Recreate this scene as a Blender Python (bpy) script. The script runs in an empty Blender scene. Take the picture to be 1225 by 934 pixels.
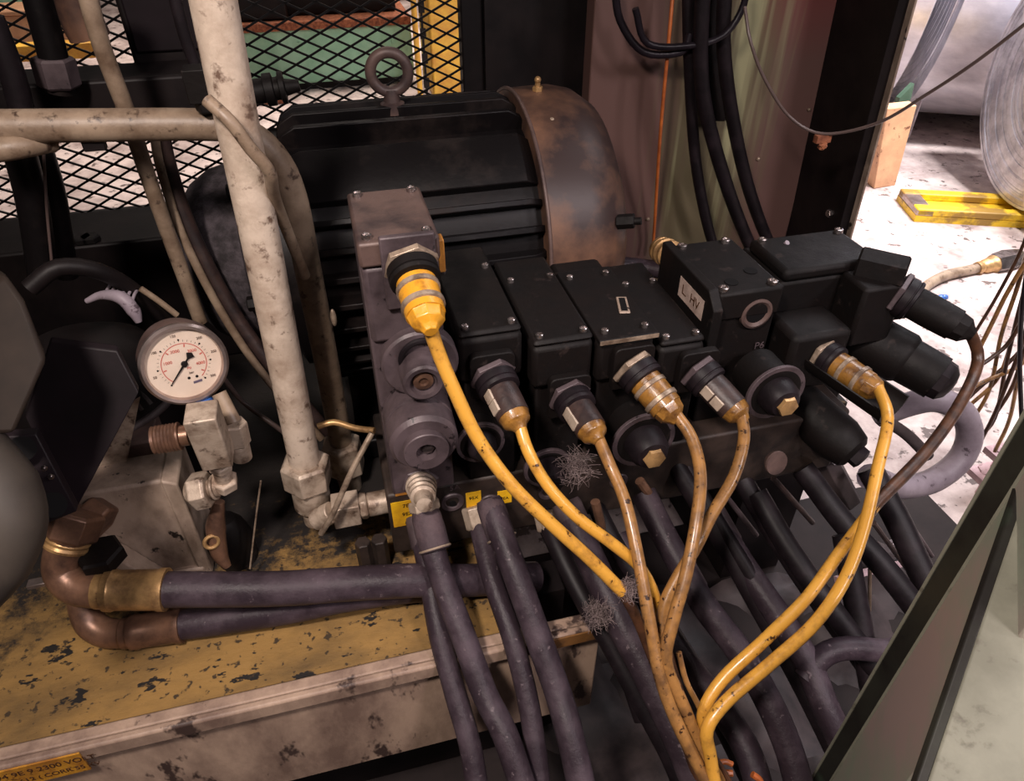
import bpy, math, random
from mathutils import Vector, Matrix
random.seed(7)
sc = bpy.context.scene
COL = sc.collection
PI = math.pi
# ------------------------------------------------------------------ camera, world, lights
F_PX = 850.0; TH = math.radians(38.2); H = 0.60; PH = math.radians(14.6)
cam_d = bpy.data.cameras.new('camera'); cam = bpy.data.objects.new('camera', cam_d); COL.objects.link(cam)
cam_d.sensor_fit = 'HORIZONTAL'; cam_d.sensor_width = 36.0; cam_d.lens = F_PX / 1225 * 36.0
cam_d.clip_start = 0.02; cam_d.clip_end = 60
cam.location = (0, 0, H); cam.rotation_euler = (PI/2 - TH, 0, 0)
sc.camera = cam
w = bpy.data.worlds.new('hall_air'); sc.world = w; w.use_nodes = True
w.node_tree.nodes['Background'].inputs[0].default_value = (0.95, 0.85, 0.88, 1)
w.node_tree.nodes['Background'].inputs[1].default_value = 0.010
sc.view_settings.view_transform = 'Standard'; sc.view_settings.look = 'None'
sc.view_settings.exposure = 0.0; sc.view_settings.gamma = 1.0; sc.view_settings.use_curve_mapping = False

def area(name, loc, target, size, power, color, spread=PI):
    l = bpy.data.lights.new(name, 'AREA'); l.energy = power; l.color = color
    l.shape = 'RECTANGLE'; l.size = size[0]; l.size_y = size[1]; l.spread = spread
    o = bpy.data.objects.new(name, l); COL.objects.link(o); o.location = loc
    o.rotation_euler = (Vector(target) - Vector(loc)).to_track_quat('-Z', 'Y').to_euler()
    return o
area('work_light', (-0.22, -0.10, 0.98), (0.0, 0.42, 0.0), (0.10, 0.10), 5.2, (1.0, 0.87, 0.80), math.radians(120))
area('hall_lamp_right', (2.6, 2.6, 3.2), (2.3, 2.2, -0.35), (2.4, 2.4), 95, (1.0, 0.96, 1.0), math.radians(95))
area('hall_lamp_back', (-0.6, 4.2, 3.2), (-0.6, 3.6, -0.35), (3.0, 2.0), 105, (1.0, 0.86, 0.77), math.radians(95))
area('coil_fill', (1.7, 1.3, 2.6), (1.65, 2.4, 0.2), (0.8, 0.3), 46, (1.0, 0.97, 1.0), math.radians(75))  # unseen fill, added to brighten the steel coils
area('front_fill', (0.62, -0.35, 1.15), (0.42, 0.40, 0.0), (0.18, 0.18), 2.6, (1.0, 0.88, 0.90), math.radians(90))  # added fill without a known source, lifts post web and right hoses
area('aisle_fill', (1.35, -0.30, 1.25), (0.45, 0.8, 0.1), (0.25, 0.25), 3.2, (1.0, 0.90, 0.92), math.radians(100))  # made-up fill from the right, lights column and fan cowl

# ------------------------------------------------------------------ machine frame: p along the valve row, q away, z up
CT, ST, CP, SP = math.cos(TH), math.sin(TH), math.cos(PH), math.sin(PH)
def P(u, v, d=None, p=None, q=None, z=None):
    """A point of the place on the sight line of photo pixel (u, v), at a given depth / p / q / z (machine frame)."""
    a = (u - 612.5) / F_PX; b = (467 - v) / F_PX
    x, y, zz = a, CT + b*ST, -ST + b*CT
    r = Vector((x*CP + y*SP, -x*SP + y*CP, zz))
    if d is None:
        d = p / r.x if p is not None else (q / r.y if q is not None else (z - H) / r.z)
    return Vector((r.x*d, r.y*d, H + r.z*d))
def W(v):
    return Vector((v[0]*CP - v[1]*SP, v[0]*SP + v[1]*CP, v[2]))

# ------------------------------------------------------------------ materials
MATS = {}
def lin(c):
    return tuple(((x/255)/12.92 if x/255 <= .04045 else ((x/255+.055)/1.055)**2.4) for x in c) + (1,)
def mat(name, c1, c2=None, scale=30, rough=.5, metal=0, bump=0, lohi=(.4, .62), c3=None, s3=60, lohi3=(.6, .64), bscale=None, stretch=None, r2=None, coat=0, detail=6):
    m = bpy.data.materials.new(name); m.use_nodes = True; nt = m.node_tree; N = nt.nodes; L = nt.links
    b = N['Principled BSDF']; b.inputs['Roughness'].default_value = rough; b.inputs['Metallic'].default_value = metal
    b.inputs['Base Color'].default_value = lin(c1)
    if max(c1) < 50: b.inputs['Specular IOR Level'].default_value = .22
    if coat: b.inputs['Coat Weight'].default_value = coat; b.inputs['Coat Roughness'].default_value = .15
    tc = N.new('ShaderNodeTexCoord'); mp = N.new('ShaderNodeMapping'); L.new(tc.outputs['Object'], mp.inputs[0])
    if stretch: mp.inputs['Scale'].default_value = stretch
    def noise(s, d=detail, off=0):
        n = N.new('ShaderNodeTexNoise'); n.inputs['Scale'].default_value = s; n.inputs['Detail'].default_value = d
        n.inputs['Roughness'].default_value = .65
        L.new(mp.outputs[0], n.inputs['Vector']); return n
    def ramp(n, lo, hi):
        r = N.new('ShaderNodeMapRange'); r.inputs[1].default_value = lo; r.inputs[2].default_value = hi
        L.new(n.outputs[0], r.inputs[0]); return r
    last = None
    if c2:
        r = ramp(noise(scale), *lohi); mx = N.new('ShaderNodeMix'); mx.data_type = 'RGBA'
        mx.inputs[6].default_value = lin(c1); mx.inputs[7].default_value = lin(c2)
        L.new(r.outputs[0], mx.inputs[0]); last = mx.outputs[2]
        if r2 is not None:
            rr = N.new('ShaderNodeMapRange'); rr.inputs[3].default_value = rough; rr.inputs[4].default_value = r2
            L.new(r.outputs[0], rr.inputs[0]); L.new(rr.outputs[0], b.inputs['Roughness'])
    if c3:
        r = ramp(noise(s3, 4), *lohi3); mx = N.new('ShaderNodeMix'); mx.data_type = 'RGBA'
        if last: L.new(last, mx.inputs[6])
        else: mx.inputs[6].default_value = lin(c1)
        mx.inputs[7].default_value = lin(c3); L.new(r.outputs[0], mx.inputs[0]); last = mx.outputs[2]
    if last: L.new(last, b.inputs['Base Color'])
    if bump:
        bp = N.new('ShaderNodeBump'); bp.inputs['Strength'].default_value = bump; bp.inputs['Distance'].default_value = .002
        L.new(noise(bscale or scale*2).outputs[0], bp.inputs['Height']); L.new(bp.outputs[0], b.inputs['Normal'])
    MATS[name] = m; return m
mat('deck_yellow', (146, 112, 60), (94, 72, 40), 14, .75, 0, .5, (.38, .68), (20, 15, 12), 38, (.60, .625), 90, stretch=(.7, 1.3, 1))
mat('rail_beige', (176, 150, 130), (116, 94, 82), 12, .6, 0, .5, (.40, .62), (66, 50, 44), 34, (.60, .66), 50, stretch=(1, 1, .45))
mat('rim_orange', (120, 80, 36), (60, 38, 22), 30, .7, 0, .3)
mat('pipe_cream', (202, 184, 166), (150, 128, 110), 26, .5, 0, .4, (.42, .68), (104, 82, 68), 70, (.57, .68), 120, detail=10)
mat('pipe_tan_shaded', (150, 130, 110), (98, 78, 62), 25, .45, 0, .3, (.4, .66), (66, 50, 40), 80, (.58, .68), detail=10)  # tan darkened to carry the weaker light on the bent pipe
mat('fitting_tan', (188, 170, 152), (124, 104, 88), 40, .45, .25, .35, (.42, .65), (86, 68, 56), 70, (.58, .68))
mat('block_grey', (168, 148, 132), (104, 86, 74), 22, .55, .1, .35, (.4, .66), (36, 28, 24), 60, (.62, .67), stretch=(1, 1, .6))
mat('brass', (196, 156, 104), (122, 92, 62), 45, .34, .45, .2, (.4, .66), r2=.5)
mat('copper_brown', (132, 98, 78), (70, 50, 42), 30, .34, .45, .15, (.4, .68), r2=.45)
mat('rubber_hose', (46, 37, 43), (78, 66, 73), 22, .42, 0, .35, (.44, .72), (100, 88, 92), 130, (.64, .72), r2=.6, bscale=150)
mat('rubber_black', (21, 16, 19), (38, 30, 34), 30, .5, 0, .2, (.45, .7))
mat('sleeve_fabric', (60, 47, 53), (84, 68, 72), 30, .75, 0, .5, bscale=240)
mat('cord_yellow', (208, 152, 60), (150, 104, 46), 60, .34, 0, .25, (.5, .72), (62, 38, 20), 120, (.63, .67), coat=.3)
mat('cord_brown', (156, 112, 62), (102, 72, 44), 55, .36, 0, .25, (.42, .68), (50, 30, 20), 130, (.6, .65), coat=.25)
mat('cord_dark', (84, 54, 36), (50, 32, 24), 60, .4, 0, .2)
mat('plug_yellow', (214, 150, 40), (140, 92, 32), 55, .38, 0, .3, (.52, .72), coat=.3)
mat('plug_amber', (150, 106, 46), (84, 54, 28), 70, .35, 0, .4, (.42, .66), coat=.4)
mat('plug_dark', (62, 46, 42), (38, 28, 28), 50, .45, 0, .3)
mat('ring_pale', (176, 156, 136), (110, 92, 78), 60, .4, .4, .2)
mat('valve_black', (20, 15, 14), (11, 8, 8), 28, .55, 0, .35, (.4, .66), (40, 32, 30), 60, (.62, .70), r2=.7)
mat('valve_grey', (88, 75, 78), (54, 44, 47), 26, .5, .15, .3, (.42, .68), (30, 24, 26), 70, (.62, .66))
mat('valve_brown', (98, 78, 72), (58, 46, 46), 20, .5, .15, .3, (.42, .64))
mat('manifold_dark', (60, 48, 42), (30, 24, 22), 24, .55, .1, .3, (.4, .64))
mat('steel_bright', (190, 180, 178), (120, 108, 104), 80, .25, .9, .1)
mat('screw_dark', (110, 100, 98), None, 80, .3, .9)
mat('hole_black', (8, 6, 7), None, rough=.8)
mat('motor_black', (16, 13, 14), (42, 33, 30), 14, .45, .1, .35, (.5, .78), r2=.7)
mat('cowl_brown', (54, 40, 38), (126, 90, 68), 9, .45, .1, .25, (.42, .68), r2=.6)  # warm second tone puts the light on the cowl into its colour
mat('grit_grey', (70, 62, 66), (34, 28, 30), 70, .8, 0, .8)
mat('black_paint_and_shade', (17, 13, 14), (28, 22, 22), 16, .5, 0, .2)  # black paint of many parts; on the column flange it stands for shade
mat('dark_plate', (31, 23, 27), (22, 17, 19), 10, .5, .1, .15)
mat('mesh_black', (14, 11, 12), None, rough=.5)
mat('plate_green', (74, 98, 80), (58, 80, 64), 9, .5)
mat('hall_floor', (208, 192, 186), (138, 120, 116), 7, .6, 0, .6, (.40, .66), (92, 78, 74), 22, (.60, .64), 30, detail=10)
mat('hall_green', (168, 218, 188), (146, 200, 168), 9, .5, 0, .1)
mat('post_yellow', (232, 186, 70), (206, 150, 60), 12, .5)
mat('skid_yellow', (232, 190, 38), (150, 116, 48), 7, .5, 0, .2, (.5, .6))
mat('coil_steel', (206, 204, 212), (160, 158, 168), 5, .3, .45, .05, stretch=(1, 3, 3))
mat('board_tan', (206, 160, 122), (176, 132, 100), 8, .7, c3=(110, 70, 50), s3=30, lohi3=(.63, .68))
mat('guard_green', (44, 44, 38), (30, 27, 25), 10, .5, 0, .2, (.4, .62), (66, 88, 68), 6, (.6, .72))
mat('guard_grey', (164, 144, 138), (138, 150, 130), 5, .55, 0, .15, (.42, .6), (126, 110, 106), 12, (.6, .7))
mat('cover_pale', (128, 127, 112), (108, 107, 93), 16, .65, 0, .25, (.4, .64), (90, 86, 74), 60, (.60, .72))
mat('duct_grey', (64, 56, 49), (46, 40, 36), 8, .6, 0, .1)
mat('duct_brown', (46, 36, 30), (32, 25, 21), 9, .6, 0, .1)
mat('sack_grey', (74, 63, 63), (38, 31, 32), 10, .6, 0, .3)
mat('conduit_white', (150, 138, 146), (112, 98, 106), 14, .5, 0, .3, (.42, .7), (80, 68, 74), 60, (.62, .66))
mat('cable_black', (22, 18, 22), (34, 28, 34), 20, .35, 0, .1)
mat('wire_orange', (188, 102, 46), (140, 70, 34), 20, .4)
mat('wire_grey', (92, 76, 72), None, rough=.4)
mat('sticker_yellow', (236, 184, 30), (206, 150, 30), 40, .5)
mat('sticker_orange', (190, 128, 50), (150, 96, 40), 40, .6)
mat('sticker_worn', (196, 140, 44), (150, 98, 34), 50, .55, c3=(96, 60, 26), s3=120, lohi3=(.58, .66))
mat('sticker_white', (190, 168, 156), (150, 128, 118), 60, .6)
mat('ink_black', (24, 18, 16), None, rough=.6)
mat('ink_brown', (70, 42, 20), None, rough=.6)
mat('ink_red', (196, 92, 80), None, rough=.6)
mat('ink_purple', (96, 84, 104), None, rough=.6)
mat('dial_cream', (226, 206, 188), (214, 192, 172), 12, .5)
mat('bezel_steel', (196, 178, 172), (150, 132, 126), 20, .28, .85, .05)
mat('cap_blue', (58, 100, 170), None, rough=.4)
mat('rust', (170, 104, 70), (110, 60, 40), 60, .8, 0, .5)
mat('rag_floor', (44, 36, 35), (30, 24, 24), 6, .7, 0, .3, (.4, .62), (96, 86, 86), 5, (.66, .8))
mat('dust_fluff', (126, 110, 108), (80, 66, 66), 60, .9)
mat('strip_pink', (206, 176, 180), (160, 130, 134), 20, .6)
mat('chip_bright', (220, 210, 214), (120, 108, 112), 60, .3, .3, .4)
# soot and oil lying on the rear of the deck, with a ragged front edge
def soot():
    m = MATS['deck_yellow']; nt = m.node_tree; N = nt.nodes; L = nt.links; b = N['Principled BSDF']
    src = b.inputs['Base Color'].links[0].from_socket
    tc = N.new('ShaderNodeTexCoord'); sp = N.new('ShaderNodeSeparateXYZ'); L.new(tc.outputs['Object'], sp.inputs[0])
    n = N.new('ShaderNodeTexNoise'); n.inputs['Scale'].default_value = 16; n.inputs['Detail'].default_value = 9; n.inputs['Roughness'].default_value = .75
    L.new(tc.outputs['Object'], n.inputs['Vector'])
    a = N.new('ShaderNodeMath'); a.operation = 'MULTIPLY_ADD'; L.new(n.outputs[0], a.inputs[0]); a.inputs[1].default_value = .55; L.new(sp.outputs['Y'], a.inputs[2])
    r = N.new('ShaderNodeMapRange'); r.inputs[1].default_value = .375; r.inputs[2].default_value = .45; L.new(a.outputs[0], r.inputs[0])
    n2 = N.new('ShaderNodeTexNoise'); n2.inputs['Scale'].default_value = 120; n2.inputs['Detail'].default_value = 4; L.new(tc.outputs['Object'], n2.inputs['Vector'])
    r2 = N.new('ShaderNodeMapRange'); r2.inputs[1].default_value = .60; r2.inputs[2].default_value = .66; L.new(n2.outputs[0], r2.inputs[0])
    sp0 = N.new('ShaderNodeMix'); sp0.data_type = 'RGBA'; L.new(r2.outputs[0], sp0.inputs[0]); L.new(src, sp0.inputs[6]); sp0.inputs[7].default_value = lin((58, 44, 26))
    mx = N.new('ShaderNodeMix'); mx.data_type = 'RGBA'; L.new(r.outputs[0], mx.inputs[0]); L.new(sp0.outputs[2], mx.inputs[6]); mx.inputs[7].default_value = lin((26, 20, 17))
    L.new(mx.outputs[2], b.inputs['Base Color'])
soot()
# glass of the gauge
g = bpy.data.materials.new('gauge_glass'); g.use_nodes = True; gb = g.node_tree.nodes['Principled BSDF']
gb.inputs['Transmission Weight'].default_value = 1; gb.inputs['Roughness'].default_value = .02; gb.inputs['IOR'].default_value = 1.0; gb.inputs['Alpha'].default_value = .12
MATS['gauge_glass'] = g
# column: brown paint with pale greenish drip streaks running down
def column_mat():
    m = bpy.data.materials.new('column_brown'); m.use_nodes = True; nt = m.node_tree; N = nt.nodes; L = nt.links; b = N['Principled BSDF']
    tc = N.new('ShaderNodeTexCoord'); mp = N.new('ShaderNodeMapping'); mp.inputs['Scale'].default_value = (22, 22, 1.1)
    L.new(tc.outputs['Object'], mp.inputs[0])
    n1 = N.new('ShaderNodeTexNoise'); n1.inputs['Scale'].default_value = 1.6; n1.inputs['Detail'].default_value = 3; L.new(mp.outputs[0], n1.inputs['Vector'])
    sp = N.new('ShaderNodeSeparateXYZ'); L.new(tc.outputs['Object'], sp.inputs[0])
    n2 = N.new('ShaderNodeTexNoise'); n2.inputs['Scale'].default_value = 4.0; L.new(mp.outputs[0], n2.inputs['Vector'])
    w = N.new('ShaderNodeMath'); w.operation = 'MULTIPLY_ADD'; L.new(n2.outputs[0], w.inputs[0]); w.inputs[1].default_value = .10; L.new(sp.outputs['X'], w.inputs[2])
    # a band of drips runs down the middle of the web
    up_ = N.new('ShaderNodeMapRange'); up_.inputs[1].default_value = -.39; up_.inputs[2].default_value = -.34; L.new(w.outputs[0], up_.inputs[0])
    dn_ = N.new('ShaderNodeMapRange'); dn_.inputs[1].default_value = -.26; dn_.inputs[2].default_value = -.19; dn_.inputs[3].default_value = 1; dn_.inputs[4].default_value = 0; L.new(w.outputs[0], dn_.inputs[0])
    bd = N.new('ShaderNodeMath'); bd.operation = 'MULTIPLY'; L.new(up_.outputs[0], bd.inputs[0]); L.new(dn_.outputs[0], bd.inputs[1])
    r1 = N.new('ShaderNodeMapRange'); r1.inputs[1].default_value = .50; r1.inputs[2].default_value = .62; L.new(n1.outputs[0], r1.inputs[0])
    st_ = N.new('ShaderNodeMath'); st_.operation = 'MULTIPLY'; L.new(r1.outputs[0], st_.inputs[0]); L.new(bd.outputs[0], st_.inputs[1])
    a = N.new('ShaderNodeMix'); a.data_type = 'RGBA'; a.inputs[6].default_value = lin((98, 72, 66)); a.inputs[7].default_value = lin((100, 90, 68)); L.new(bd.outputs[0], a.inputs[0])
    # red paint high on the right
    vm = N.new('ShaderNodeVectorMath'); vm.operation = 'DISTANCE'; L.new(tc.outputs['Object'], vm.inputs[0]); vm.inputs[1].default_value = (-.22, -.1, .85)
    rd = N.new('ShaderNodeMapRange'); rd.inputs[1].default_value = .02; rd.inputs[2].default_value = .16; rd.inputs[3].default_value = 1; rd.inputs[4].default_value = 0; L.new(vm.outputs['Value'], rd.inputs[0])
    e = N.new('ShaderNodeMix'); e.data_type = 'RGBA'; L.new(rd.outputs[0], e.inputs[0]); L.new(a.outputs[2], e.inputs[6]); e.inputs[7].default_value = lin((116, 52, 52))
    c = N.new('ShaderNodeMix'); c.data_type = 'RGBA'; L.new(e.outputs[2], c.inputs[6]); c.inputs[7].default_value = lin((150, 146, 112)); L.new(st_.outputs[0], c.inputs[0])
    L.new(c.outputs[2], b.inputs['Base Color']); b.inputs['Roughness'].default_value = .5
    MATS['column_brown'] = m
column_mat()

# ------------------------------------------------------------------ mesh builder (machine coordinates)
class MB:
    def __init__(s): s.v = []; s.f = []; s.M = Matrix.Identity(4)
    def add(s, vs, fs, smooth=False, M=None):
        T = s.M @ M if M is not None else s.M
        k = len(s.v); s.v += [T @ Vector(x) for x in vs]
        s.f += [(tuple(i + k for i in f), smooth) for f in fs]; return s
    def box(s, lo, hi, M=None):
        (a, b, c), (d, e, f) = lo, hi
        vs = [(a,b,c),(d,b,c),(d,e,c),(a,e,c),(a,b,f),(d,b,f),(d,e,f),(a,e,f)]
        return s.add(vs, [(0,3,2,1),(4,5,6,7),(0,1,5,4),(1,2,6,5),(2,3,7,6),(3,0,4,7)], M=M)
    def hexa(s, bottom, top):
        return s.add(list(bottom) + list(top), [(0,3,2,1),(4,5,6,7),(0,1,5,4),(1,2,6,5),(2,3,7,6),(3,0,4,7)])
    def prism(s, poly, off):
        """planar polygon extruded by vector off"""
        n = len(poly); off = Vector(off); vs = [Vector(x) for x in poly]; vs += [x + off for x in vs]
        return s.add(vs, [tuple(range(n-1, -1, -1)), tuple(range(n, 2*n))] + [(i, (i+1) % n, n+(i+1) % n, n+i) for i in range(n)])
    def lathe(s, p0, p1, prof, seg=28, smooth=True, rot=0, closed=False):
        """prof: (t, r) with t in metres from p0 towards p1"""
        p0 = Vector(p0); ax = (Vector(p1) - p0).normalized()
        x = ax.cross(Vector((0, 0, 1)));
        if x.length < 1e-4: x = Vector((1, 0, 0))
        x.normalize(); y = ax.cross(x)
        vs = []; fs = []; n = len(prof)
        for t, r in prof:
            for i in range(seg):
                a = 2*PI*i/seg + rot
                vs.append(p0 + ax*t + (x*math.cos(a) + y*math.sin(a))*max(r, 1e-5))
        for j in range(n if closed else n-1):
            j2 = (j+1) % n
            for i in range(seg):
                i2 = (i+1) % seg; fs.append((j*seg+i, j2*seg+i, j2*seg+i2, j*seg+i2))
        s.add(vs, fs, smooth)
        if not closed:
            k = len(s.v) - len(vs)
            if prof[0][1] > 1e-4: s.f.append((tuple(k+i for i in range(seg)), False))
            if prof[-1][1] > 1e-4: s.f.append((tuple(k+(n-1)*seg+i for i in range(seg-1, -1, -1)), False))
        return s
    def cyl(s, p0, p1, r, r1=None, seg=24, smooth=True, rot=0):
        l = (Vector(p1) - Vector(p0)).length
        return s.lathe(p0, p1, [(0, r), (l, r if r1 is None else r1)], seg, smooth, rot)
    def hex(s, p0, p1, r, rot=0):
        l = (Vector(p1) - Vector(p0)).length; c = min(.12*r, l*.2)
        return s.lathe(p0, p1, [(0, r*.88), (c, r), (l-c, r), (l, r*.88)], 6, False, rot)
    def torus(s, c, ax, R, r, seg=32, sub=12):
        c = Vector(c); ax = Vector(ax).normalized()
        prof = [(r*math.sin(2*PI*i/sub), R + r*math.cos(2*PI*i/sub)) for i in range(sub)]
        return s.lathe(c, c + ax, prof, seg, True, closed=True)
    def tube(s, pts, r, seg=14, wob=0, rads=None, smoothp=True, caps=True):
        pts = [Vector(x) for x in pts]
        if smoothp and len(pts) > 2:
            q = [pts[0]*2 - pts[1]] + pts + [pts[-1]*2 - pts[-2]]; out = []; R = []
            for i in range(1, len(q)-2):
                n = max(4, int((q[i+1]-q[i]).length / .008)); n = min(n, 40)
                for k in range(n):
                    t = k/n; a, b, c, d = q[i-1], q[i], q[i+1], q[i+2]
                    out.append(.5*((2*b) + (c-a)*t + (2*a-5*b+4*c-d)*t*t + (3*b-a-3*c+d)*t**3))
                    if rads: R.append(rads[i-1]*(1-t) + rads[min(i, len(rads)-1)]*t)
            out.append(pts[-1]); 
            if rads: R.append(rads[-1])
            pts = out; rads = R if rads else None
        n = len(pts); T = []
        for i in range(n):
            t = pts[min(i+1, n-1)] - pts[max(i-1, 0)]
            T.append(t.normalized() if t.length > 1e-9 else Vector((0, 0, 1)))
        x = T[0].cross(Vector((0, 0, 1)))
        if x.length < 1e-3: x = Vector((1, 0, 0))
        x.normalize(); vs = []; fs = []
        for i in range(n):
            x = (x - T[i]*x.dot(T[i])); x.normalize(); y = T[i].cross(x)
            rr = (rads[i] if rads else r) * (1 + wob*math.sin(i*.9 + r*999)*.5)
            for k in range(seg):
                a = 2*PI*k/seg; vs.append(pts[i] + (x*math.cos(a) + y*math.sin(a))*rr)
        for i in range(n-1):
            for k in range(seg):
                k2 = (k+1) % seg; fs.append((i*seg+k, i*seg+k2, (i+1)*seg+k2, (i+1)*seg+k))
        s.add(vs, fs, True); b = len(s.v) - len(vs)
        if caps:
            s.f.append((tuple(b+k for k in range(seg-1, -1, -1)), False)); s.f.append((tuple(b+(n-1)*seg+k for k in range(seg)), False))
        return s
    def ball(s, c, r, sx=1, sy=1, sz=1, seg=18, rings=10, jit=0):
        c = Vector(c); vs = []; fs = []
        for j in range(rings+1):
            th = PI*j/rings
            for i in range(seg):
                a = 2*PI*i/seg; k = r*(1 + random.uniform(-jit, jit))
                vs.append(c + Vector((math.sin(th)*math.cos(a)*sx, math.sin(th)*math.sin(a)*sy, math.cos(th)*sz))*k)
        for j in range(rings):
            for i in range(seg):
                i2 = (i+1) % seg; fs.append((j*seg+i, (j+1)*seg+i, (j+1)*seg+i2, j*seg+i2))
        return s.add(vs, fs, True)
    def build(s, name, m, parent=None, bevel=0, base=None):
        org = Vector(parent['_o']) if parent is not None else (Vector(base) if base is not None else s._base())
        me = bpy.data.meshes.new(name)
        me.from_pydata([tuple(v - org) for v in s.v], [], [f for f, _ in s.f])
        me.polygons.foreach_set('use_smooth', [sm for _, sm in s.f])
        me.validate(); me.update()
        import bmesh
        bm = bmesh.new(); bm.from_mesh(me); bmesh.ops.recalc_face_normals(bm, faces=bm.faces); bm.to_mesh(me); bm.free()
        me.set_sharp_from_angle(angle=math.radians(34))
        me.materials.append(MATS[m])
        o = bpy.data.objects.new(name, me); COL.objects.link(o)
        if parent is not None: o.parent = parent; o['_o'] = parent['_o']
        else:
            o.location = W(org); o.rotation_euler = (0, 0, PH); o['_o'] = tuple(org)
        if bevel:
            bv = o.modifiers.new('bevel', 'BEVEL'); bv.width = bevel; bv.segments = 2; bv.limit_method = 'ANGLE'; bv.angle_limit = math.radians(38)
            bv.harden_normals = False
        return o
    def _base(s):
        n = len(s.v); zs = min(v.z for v in s.v)
        return Vector((sum(v.x for v in s.v)/n, sum(v.y for v in s.v)/n, zs))
def tag(o, label, cat, group=None, kind=None):
    o['label'] = label; o['category'] = cat
    if group: o['group'] = group
    if kind: o['kind'] = kind
    return o
def thing(name, base, label, cat, group=None):
    o = bpy.data.objects.new(name, None); COL.objects.link(o); o.empty_display_size = .02
    o.location = W(base); o.rotation_euler = (0, 0, PH); o['_o'] = tuple(base)
    return tag(o, label, cat, group)
def struct(o): o['kind'] = 'structure'; return o
def text(name, body, size, pos, xdir, ydir, m, parent, ext=.0002):
    """lettering lying on a surface: xdir reading direction, ydir up"""
    cu = bpy.data.curves.new(name, 'FONT'); cu.body = body; cu.size = size; cu.extrude = ext
    cu.align_x = 'CENTER'; cu.align_y = 'CENTER'; cu.materials.append(MATS[m])
    tmp = bpy.data.objects.new(name, cu); COL.objects.link(tmp)
    me = bpy.data.meshes.new_from_object(tmp.evaluated_get(bpy.context.evaluated_depsgraph_get())); bpy.data.objects.remove(tmp)
    me.name = name; me.materials.clear(); me.materials.append(MATS[m])
    o = bpy.data.objects.new(name, me); COL.objects.link(o); o.parent = parent; o['_o'] = parent['_o']
    x = Vector(xdir).normalized(); z = x.cross(Vector(ydir)).normalized(); y = z.cross(x)
    R = Matrix((x, y, z)).transposed().to_4x4()
    o.matrix_local = Matrix.Translation(Vector(pos) - Vector(parent['_o'])) @ R
    return o
V = Vector
FZ = -0.35      # hall floor level

# ================================================================== SETTING
m = MB(); m.box((-4, -1.2, FZ-.05), (7, 9, FZ)); struct(m.build('floor', 'hall_floor'))
# dark mottled floor under the machine
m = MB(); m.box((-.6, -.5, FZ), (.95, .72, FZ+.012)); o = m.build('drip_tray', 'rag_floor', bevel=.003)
tag(o, 'dark grey mottled drip tray lying under the hoses', 'tray')

# ================================================================== MACHINE BED
bed = thing('machine_bed', (0, .38, FZ), 'yellow painted machine bed plate with a cream front channel and oil dirt', 'machine bed')
QR = P(350, 836, z=.006).y + .014
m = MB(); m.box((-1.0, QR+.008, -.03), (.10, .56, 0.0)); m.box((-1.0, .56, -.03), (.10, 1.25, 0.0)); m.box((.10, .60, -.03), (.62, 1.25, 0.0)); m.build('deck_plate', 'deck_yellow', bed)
m = MB(); m.box((-1.0, QR-.006, -.155), (.185, QR+.006, 0.004)); m.box((-1.0, QR-.001, -.162), (.185, QR+.05, -.150))
m.build('front_channel', 'rail_beige', bed, bevel=.002)
m = MB(); m.box((-1.0, QR-.0145, -.013), (.185, QR-.0065, .006)); m.build('channel_lip', 'rail_beige', bed, bevel=.0025)
m = MB(); m.box((.10, QR-.0165, -.010), (.1852, QR-.0149, .0055)); m.build('lip_paint_strip', 'rim_orange', bed, bevel=.0005)
m = MB(); m.box((-1.0, QR+.06, FZ), (.17, QR+.10, -.03)); m.box((.5, .60, FZ), (.6, 1.2, -.03)); m.build('bed_frame', 'black_paint_and_shade', bed)
st = P(50, 915, q=QR-.016)
m = MB(); a0 = P(-75, 925, q=QR-.0155); a1 = P(98, 905, q=QR-.0155)
m.box((a0.x, QR-.0162, -.025), (a1.x, QR-.0147, .003)); stick = m.build('tape_label', 'sticker_worn', bed)
stick['label'] = 'worn yellow tape label with hand lettering'
cx = (P(0, 900, q=QR-.016).x + a1.x)/2
text('lettering', '94 9E 9 2300 VOLT', .0092, (cx-.004, QR-.0164, -.0055), (1, 0, 0), (0, 0, 1), 'ink_brown', stick)
text('lettering', 'S.N 612 ( CORR 55 KV', .0078, (cx-.004, QR-.0164, -.0175), (1, 0, 0), (0, 0, 1), 'ink_brown', stick)

# ================================================================== HALL BEHIND (through the mesh)
def far(u, v, z=FZ): return P(u, v, z=z)
g0 = far(400, 106); 
gm = thing('green_machine', (g0.x+.6, g0.y+.3, FZ), 'green press cabinet beyond the mesh guard with a brown top edge', 'machine')
gq = g0.y; gl = P(190, 100, q=gq).x; gr = P(497, 100, q=gq).x; gzt = P(400, 33, q=gq).z
m = MB(); m.box((gl, gq, FZ+.03), (gr, gq+.7, gzt)); m.build('cabinet', 'hall_green', gm, bevel=.01)
m = MB(); m.box((gl-.02, gq-.02, gzt), (gr, gq+.7, gzt+.035)); m.build('top_edge', 'rust', gm, bevel=.004)
m = MB(); m.box((gl+.05, gq+.1, gzt+.036), (gr-.05, gq+.7, gzt+.8)); m.box((gl+.3, gq+.02, gzt+.036), (gl+.6, gq+.2, gzt+.3)); m.build('upper_body', 'black_paint_and_shade', gm, bevel=.01)
m = MB(); m.box((gl+.1, gq+.02, FZ), (gr-.1, gq+.6, FZ+.029)); m.build('base', 'black_paint_and_shade', gm)
for k in range(4): m = MB(); m.box((gl+.2+k*.42, gq-.012, FZ+.18), (gl+.21+k*.42, gq-.001, gzt-.05)); m.build('panel_seam', 'hall_green', gm)
yp = P(520, 117, z=FZ); yq = yp.y
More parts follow.
